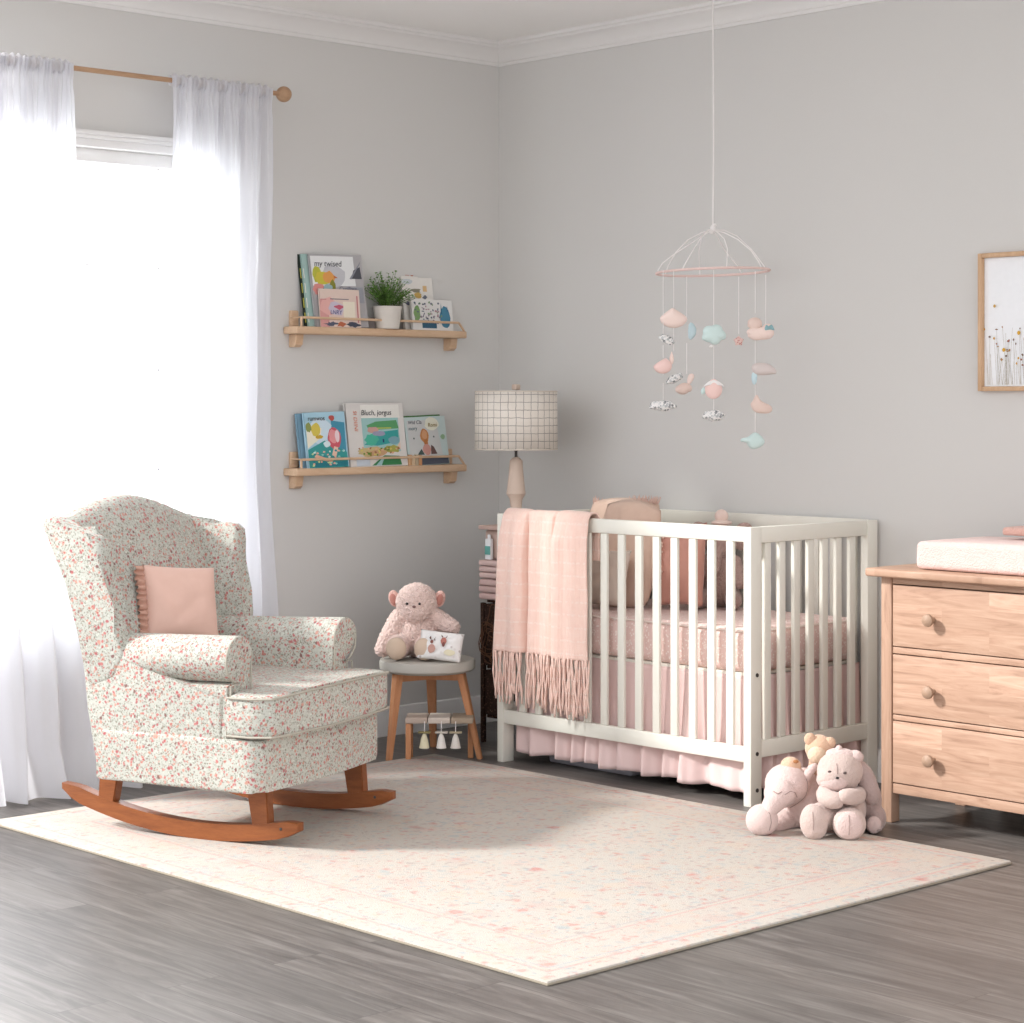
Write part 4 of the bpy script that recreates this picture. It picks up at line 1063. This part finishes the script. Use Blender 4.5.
O_('felt_bunny', 'peach felt bunny with a teal bow at upper right', 760, 334, -.144, M['peach'], cloud(.096, .052, 4, 6), .04, 0, (('head', M['tan_felt'], cloud(.058, .046, 2, 0), .03, (-.018, 0, .036)), ('bow', M['teal'], [(0, 0), (.014, .018), (.020, .006), (.030, -.014), (.014, -.006), (.0, -.008), (-.014, -.012), (-.012, .004), (-.004, .018)], .012, (.028, -.016, .022)), ('haunch', M['peach'], cloud(.05, .056, 2, 0), .036, (.030, 0, .008))))
O_('felt_whale', 'taupe felt whale with blue drop on the right string', 765, 369, -.144, M['taupe'], [(-.048, .022), (-.02, .026), (.018, .022), (.042, .004), (.050, -.020), (.036, -.018), (.012, -.024), (-.018, -.024), (-.042, -.022), (-.052, .0)], .035, 0, (('drop', M['blue_felt'], drop(.022, .05, 0, -.3), .014, (-.038, 0, -.034)),))
O_('felt_boot', 'tan felt boot hanging second lowest on right string', 761, 405, -.144, M['tan_felt'], [(-.042, .006), (-.030, .014), (-.022, .040), (-.010, .042), (-.004, .018), (.020, .006), (.044, -.002), (.048, -.022), (.034, -.034), (-.004, -.034), (-.028, -.026), (-.036, -.010)], .03)
O_('felt_fish', 'mint felt fish lowest on the right string', 755, 441, -.144, M['mint'], [(-.056, .006), (-.044, .014), (-.026, .012), (-.004, .036), (.012, .034), (.044, .004), (.040, -.014), (.006, -.034), (-.016, -.032), (-.028, -.014), (-.030, -.006), (-.046, -.004), (-.054, -.002)], .032)
# hanging strings, in lengths between the shapes
def strg(px_, w_, *gaps):
    for k, (ya, yb) in enumerate(gaps):
        u, z = uz(px_, yb, w_); p = XRv*u+DRv*w_; zt = -.006 if k == 0 else uz(px_, ya, w_)[1]-MC.z
        MB().tube([(p.x, p.y, zt), (p.x, p.y, z-MC.z)], .0013, 5).build('string', M['white_metal'], mob)
strg(663.5, -.165, (0, 334), (345, 358), (374, 375), (383, 400))
strg(674, -.155, (0, 308), (328, 351))
strg(687, .188, (0, 322), (343, 374))
strg(714, -.205, (0, 326), (345, 379), (397, 411))
strg(739, .19, (0, 334))
strg(755.5, -.144, (0, 313), (340, 364), (374, 397), (412, 432))
strg(766, .08, (0, 325))

# ---------------------------------------------------------------- picture
pic = thing('wall_picture', 'light wood framed wildflower print hung above the dresser', 'picture', (2.132, WY, 1.425))
PW, PH = .46, .480
for nm, bx in (('frame_side', (0, .016, 0, PH)), ('frame_side', (PW-.016, PW, 0, PH)), ('frame_rail', (.0165, PW-.0165, 0, .016)), ('frame_rail', (.0165, PW-.0165, PH-.016, PH))):
    MB().box(bx[0], bx[1], -.030, 0, bx[2], bx[3], .002).build(nm, M['frame_wood'], pic)
MB().box(.0165, PW-.0165, -.012, -.008, .0165, PH-.0165, 0).build('backing', M['paper'], pic)
pr_ = bpy.data.objects.new('print', None); COL.objects.link(pr_); pr_.parent = pic; pr_.location = (0, -.0125, 0)
r = random.Random(12); sh_ = [('f3f5f8', rectp(.02, PW-.02, .02, PH-.02))]
for k in range(90):
    x = r.uniform(.025, PW-.03); hh = r.uniform(.05, .22); dx = r.uniform(-.02, .02); z_ = .022
    sh_.append((r.choice(['b9b0a0', 'c9c0b4', 'a9a08c', '9f968a']), [(x, z_), (x+.0012, z_), (x+dx+.0008, z_+hh), (x+dx, z_+hh)]))
    if r.random() < .75: sh_.append((r.choice(['8f6a50', 'a9744c', 'c99a3c', 'b08a5c', '7c6458', '9a5c48']), blobp(x+dx, z_+hh, r.uniform(.002, .0055), r.uniform(.002, .005), 8, .3, k)))
sh_ += [('c9a050', blobp(.062, .295, .0055, .0055, 12, .05, 1)), ('d9a93c', blobp(.10, .142, .007, .007, 12, .1, 2)), ('d9a93c', blobp(.16, .2, .007, .007, 12, .1, 3))]
bpy.data.objects.remove(pr_)
ap = art_part('flower_print', pic, sh_, -.0125)

# ---------------------------------------------------------------- dresser
dr = thing('dresser', 'light butcher-block wood dresser with three drawers at right', 'dresser', (2.135, -.25, 0))
W_ = 1.24; D_ = .46; HT = .838
MB().box(-.042, W_+.042, -.035, D_+.02, HT-.028, HT, .008, 3).build('top_board', M['dresser_top'], dr)
for x_ in (0, W_-.042):
    for y_ in (0, D_-.045):
        MB().box(x_, x_+.042, y_, y_+.045, 0, HT-.0285, .003).build('leg_post', M['dresser_v'], dr)
b = MB(); b.box(.0425, W_-.0425, D_-.02, D_-.005, .10, HT-.03, .001); b.build('back_panel', M['dresser'], dr)
for x_ in (.008, W_-.028): MB().box(x_, x_+.02, .0455, D_-.0455, .10, HT-.029, .001).build('side_panel', M['dresser_v'], dr)
MB().box(.045, W_-.045, .03, D_-.025, .102, .115, 0).build('bottom_board', M['dresser'], dr)
for z0_, z1_ in ((.098, .130), (.340, .362-.005), (.559, .580), (.788, HT-.029)):
    MB().box(.0425, W_-.0425, .006, .03, z0_, z1_, .0015).build('front_rail', M['dresser'], dr)
for z0_, z1_, kz in ((.134, .3365, .227), (.3605, .5555, .448), (.5835, .7845, .681)):
    d_ = MB().box(.0455, W_-.0455, .003, .024, z0_, z1_, .002).build('drawer', M['dresser'], dr)
    for kx in (.207, W_-.207):
        MB().lathe([(.010, 0), (.008, .010), (.009, .016), (.017, .022), (.021, .030), (.020, .037), (.012, .043), (.001, .045)], seg=24).build('knob', wood('knob_wood%d%d' % (kz*100, kx*10), '9a7f6b', 'b0937d', (6, 6, 6)), d_)
        kb = d_.children[-1] if d_.children else None
        for c in [o for o in bpy.data.objects if o.parent == d_ and o.name.startswith('knob') and o.location.length == 0]:
            c.rotation_euler = (PI/2, 0, 0); c.location = (kx, .003, kz)
# changing pad and tray
cpd = thing('changing_pad', 'pink terry changing pad lying on top of the dresser', 'changing pad', (2.255, -.235, HT+.001))
b = MB(); b.box(0, .82, 0, .40, 0, .095, .022, 4)
for v in b.bm.verts:
    k = max(0, 1-abs((v.co.y-.2)/.2)**2.5)
    if v.co.z > .05 and .05 < v.co.x: v.co.z += .010
    v.co.x += .02*max(0, v.co.z)*4*(1 if v.co.x < .4 else -1)*.4
b.build('pad_cover', M['pad'], cpd, sub=2, ang=180)
tr = thing('changing_tray', 'light wood tray edge rising behind the pink changing pad', 'tray', (2.16, .0, HT+.001))
b = MB(); b.prism([(-.02, 0), (.28, 0), (.28, .055), (.2, .05), (.1, .03), (.0, .022)], 'y', .190, .206, .003); b.build('tray_wall', M['dresser'], tr)
MB().box(-.02, .0, -.02, .189, 0, .016, .003).build('tray_side', M['dresser'], tr)
tw2 = MB().box(0, .34, 0, .12, 0, .03, .012, 4)
for v in tw2.bm.verts: v.co.z += .018*math.sin(min(1, v.co.x/.34)*PI)+.004*noise.noise(v.co*20)
o = tw2.build('folded_towel', plush_mat('towel', 'e0b5a8', 'd6a99c', 200), None, sub=2, ang=180); o.location = (2.46, -.04, HT+.110)
tag(o, 'folded peach towel on the back of the changing pad', 'towel')

# ---------------------------------------------------------------- plush toys by the crib
TO = Vector((2.15, -.60, RZ))
def toy(name, label): return thing(name, label, 'plush toy', TO[:], RZo)
f1 = plush_mat('blush_short_plush', 'dcc6c1', 'cfb6b0', 200, .55, .003)
f2 = plush_mat('warm_grey_plush', 'd0bcb4', 'c2aca4', 200, .55, .003)
f3 = plush_mat('tan_plush', 'dcbba2', 'd0a98c', 200, .55, .003)
f4 = plush_mat('cream_plush', 'e3cdb4', 'd9c0a4', 200, .55, .003)
f5 = plush_mat('dusty_taupe_plush', 'b9a49f', 'a9938e', 200, .55, .003)
KT = 1/313.4
def L(px_, py_, d=0):
    q = (6.71+d)/2103
    return ((px_-512)*q-.976, d, max(.002, 1.38-(py_-404)*q-RZ))
from mathutils.bvhtree import BVHTree
def seam(parent, objs, pts, mat, r=.0014, n=14):
    """thin stitched line lying on the fabric, along pts (local x, z), seen from local -Y"""
    trees = [BVHTree.FromPolygons([v.co for v in o.data.vertices], [p.vertices for p in o.data.polygons]) for o in objs]
    P = []
    for k in range(n+1):
        t = k/n*(len(pts)-1); i = min(int(t), len(pts)-2); f = t-i
        x = pts[i][0]*(1-f)+pts[i+1][0]*f; z = pts[i][2]*(1-f)+pts[i+1][2]*f
        best = None
        for tr_ in trees:
            h = tr_.ray_cast(Vector((x, -.6, z)), Vector((0, 1, 0)))
            if h[0] is not None and (best is None or h[0].y < best): best = h[0].y
        if best is not None: P.append((x, best-.0003, z))
    if len(P) > 2: MB().tube(P, r, 6).build('seam', mat, parent)
# elephant
e = toy('plush_elephant', 'blush plush elephant bending its trunk down, left of the bunny')
P_ = [(L(787, 784, .07), (.072, .07, .066)), (L(780, 793, .04), (.052, .05, .05)), (L(806, 806, .13), (.075, .08, .085)), (L(804, 787, .13), (.066, .06, .062))]
P_ += limb(L(782, 792, .02), L(771, 806, -.02), .046, .030)+limb(L(771, 806, -.02), L(769, 811, -.03), .030, .026)
P_ += limb(L(795, 815, .12), L(776, 828, .06), .040, .032)+limb(L(812, 818, .12), L(806, 830, .10), .045, .03)
eb = plush('body', f1, e, P_, .0045, .0012, 160, 3)
ef = MB().ell(L(762, 820, -.02), (.052, .048, .051)).build('foot', f1, e, floor0=True)
sm = plain('stitch_thread', 'a38f89', .9, .1)
seam(e, [eb], [L(783, 792, 0.02), L(789, 789, 0.02), L(794, 791, 0.02), L(797, 797, 0.02)], sm)
seam(e, [eb], [L(772, 789, 0.02), L(776, 791, 0.02), L(780, 789, 0.02)], sm, .002, 8)
seam(e, [eb], [L(806, 778, 0.04), L(808, 786, 0.04), L(806, 796, 0.04), L(799, 804, 0.04), L(792, 810, 0.04)], sm, .0016)
seam(e, [ef], [L(766, 808, -0.05), L(770, 814, -0.05), L(771, 822, -0.05), L(769, 830, -0.05)], sm)
b = MB(); b.tube([L(808, 782, .055), L(806, 776, .045), L(812, 768, .04), L(818, 764, .05)], [.010, .016, .018, .006], 10); b.build('ear', f1, e, sub=1, ang=180)
b = MB(); b.ell(L(791, 766, .07), (.034, .028, .030), (0, .2, 0)); b.build('cap', f3, e)
MB().ell(L(796, 761.5, .038), (.009, .004, .006), u=12, v=8).build('cap_patch', pmat('a9744c'), e)
# small bear on top
s = toy('plush_cub', 'small tan and cream plush cub head resting between the larger toys')
plush('body', f3, s, [(L(819, 748, .09), (.046, .04, .044)), *limb(L(819, 752, .09), L(817, 768, .12), .032, .028)], .0045, .0006, 200, 3)
MB().ell(L(817, 755, .058), (.031, .022, .028)).build('muzzle', f4, s)
for px_, py_ in ((810, 739), (830, 743)): MB().ell(L(px_, py_, .075), (.019, .012, .020)).build('ear', f3, s)
# bunny
bn = toy('plush_bunny', 'seated warm grey plush bunny with folded arms beside the dresser')
P_ = [(L(840, 771, -.02), (.074, .062, .066)), (L(832, 779, -.05), (.050, .038, .036)), (L(842, 790, .0), (.055, .05, .05)), (L(844, 808, .02), (.072, .07, .085))]
P_ += limb(L(842, 818, .0), L(822, 815, -.05), .044, .042)+limb(L(822, 815, -.05), L(817, 818, -.075), .042, .04)
P_ += limb(L(850, 818, .0), L(850, 822, -.08), .044, .040)
P_ += [(L(815, 828, -.085), (.038, .034, .038))]
bb = plush('body', f2, bn, P_, .0045, .0012, 160, 3)
fa = MB().ell(L(814, 822, -.085), (.045, .034, .058), (0, -.08, 0)).build('foot', f2, bn, floor0=True)
fb = MB().ell(L(849.5, 824, -.098), (.053, .032, .052)).build('foot', f2, bn, floor0=True)
seam(bn, [fa], [L(813, 812, -0.115), L(813.5, 822, -0.115), L(813, 834, -0.115)], sm)
seam(bn, [bb], [L(837, 764, -0.08), L(837.5, 768, -0.08), L(837.5, 774, -0.08)], sm)
b = MB(); b.ell(L(849.5, 825.5, -.118), (.043, .016, .044)); fc_ = b.build('foot_sole', f1, bn, floor0=True)
seam(bn, [fc_], [L(849, 815, -0.13), L(849.5, 825, -0.13), L(849, 835, -0.13)], sm)
b = MB(); b.tube([L(827, 779.5+k*0, 0) for k in (0,)]+[L(826, 790, -.03), L(823, 797, -.075), L(832, 801, -.095), L(845, 800, -.095)], [.012, .026, .033, .030, .026], 12); b.build('arm', f2, bn, sub=1, ang=180)
b = MB(); b.tube([L(858, 790, -.0), L(860, 797, -.05), L(853, 797, -.09), L(843, 796, -.105), L(838, 797, -.105)], [.022, .027, .029, .025, .015], 12); b.build('arm', f2, bn, sub=1, ang=180)
b = MB(); b.tube([L(848, 764, .0), L(860, 767, .0), L(867, 780, .0), L(872, 796, .0), L(873, 806, .0)], [.022, .032, .034, .030, .014], 12); b.build('ear', f5, bn, sub=1, ang=180)
b = MB(); b.ell(L(842, 755, -.02), (.052, .03, .022), (0, .12, 0)); b.ell(L(855, 757, -.02), (.028, .026, .022)); b.ell(L(839, 749.5, -.025), (.012, .012, .014)); b.build('bow', f1, bn, ang=180)
MB().ell(L(834, 782, -.062), (.046, .028, .030)).build('muzzle', f1, bn)
MB().ell(L(837.5, 778, -.088), (.006, .004, .004), u=10, v=8).build('nose', M['eye'], bn)
bt = BVHTree.FromPolygons([v.co for v in bb.data.vertices], [p.vertices for p in bb.data.polygons])
for px_, py_ in ((830, 772), (845, 773)):
    q_ = L(px_, py_, -.08); MB().ell((q_[0], bt.ray_cast(Vector((q_[0], -.6, q_[2])), Vector((0, 1, 0)))[0].y-.001, q_[2]), (.006, .003, .004), u=10, v=8).build('eye', pmat('5c4e4c'), bn)
# grey plush body behind at right
g = toy('plush_puppy', 'dusty taupe plush lying behind the bunny against the dresser leg')
plush('body', f5, g, [(L(868, 800, .10), (.045, .05, .07)), (L(876, 818, .08), (.034, .036, .045)), (L(866, 812, .12), (.05, .05, .07)), (L(874, 826, .05), (.028, .04, .030))], .005, .0006, 200, 4)
MB().ell(L(874, 825, .022), (.024, .012, .028)).build('foot_sole', f1, g)
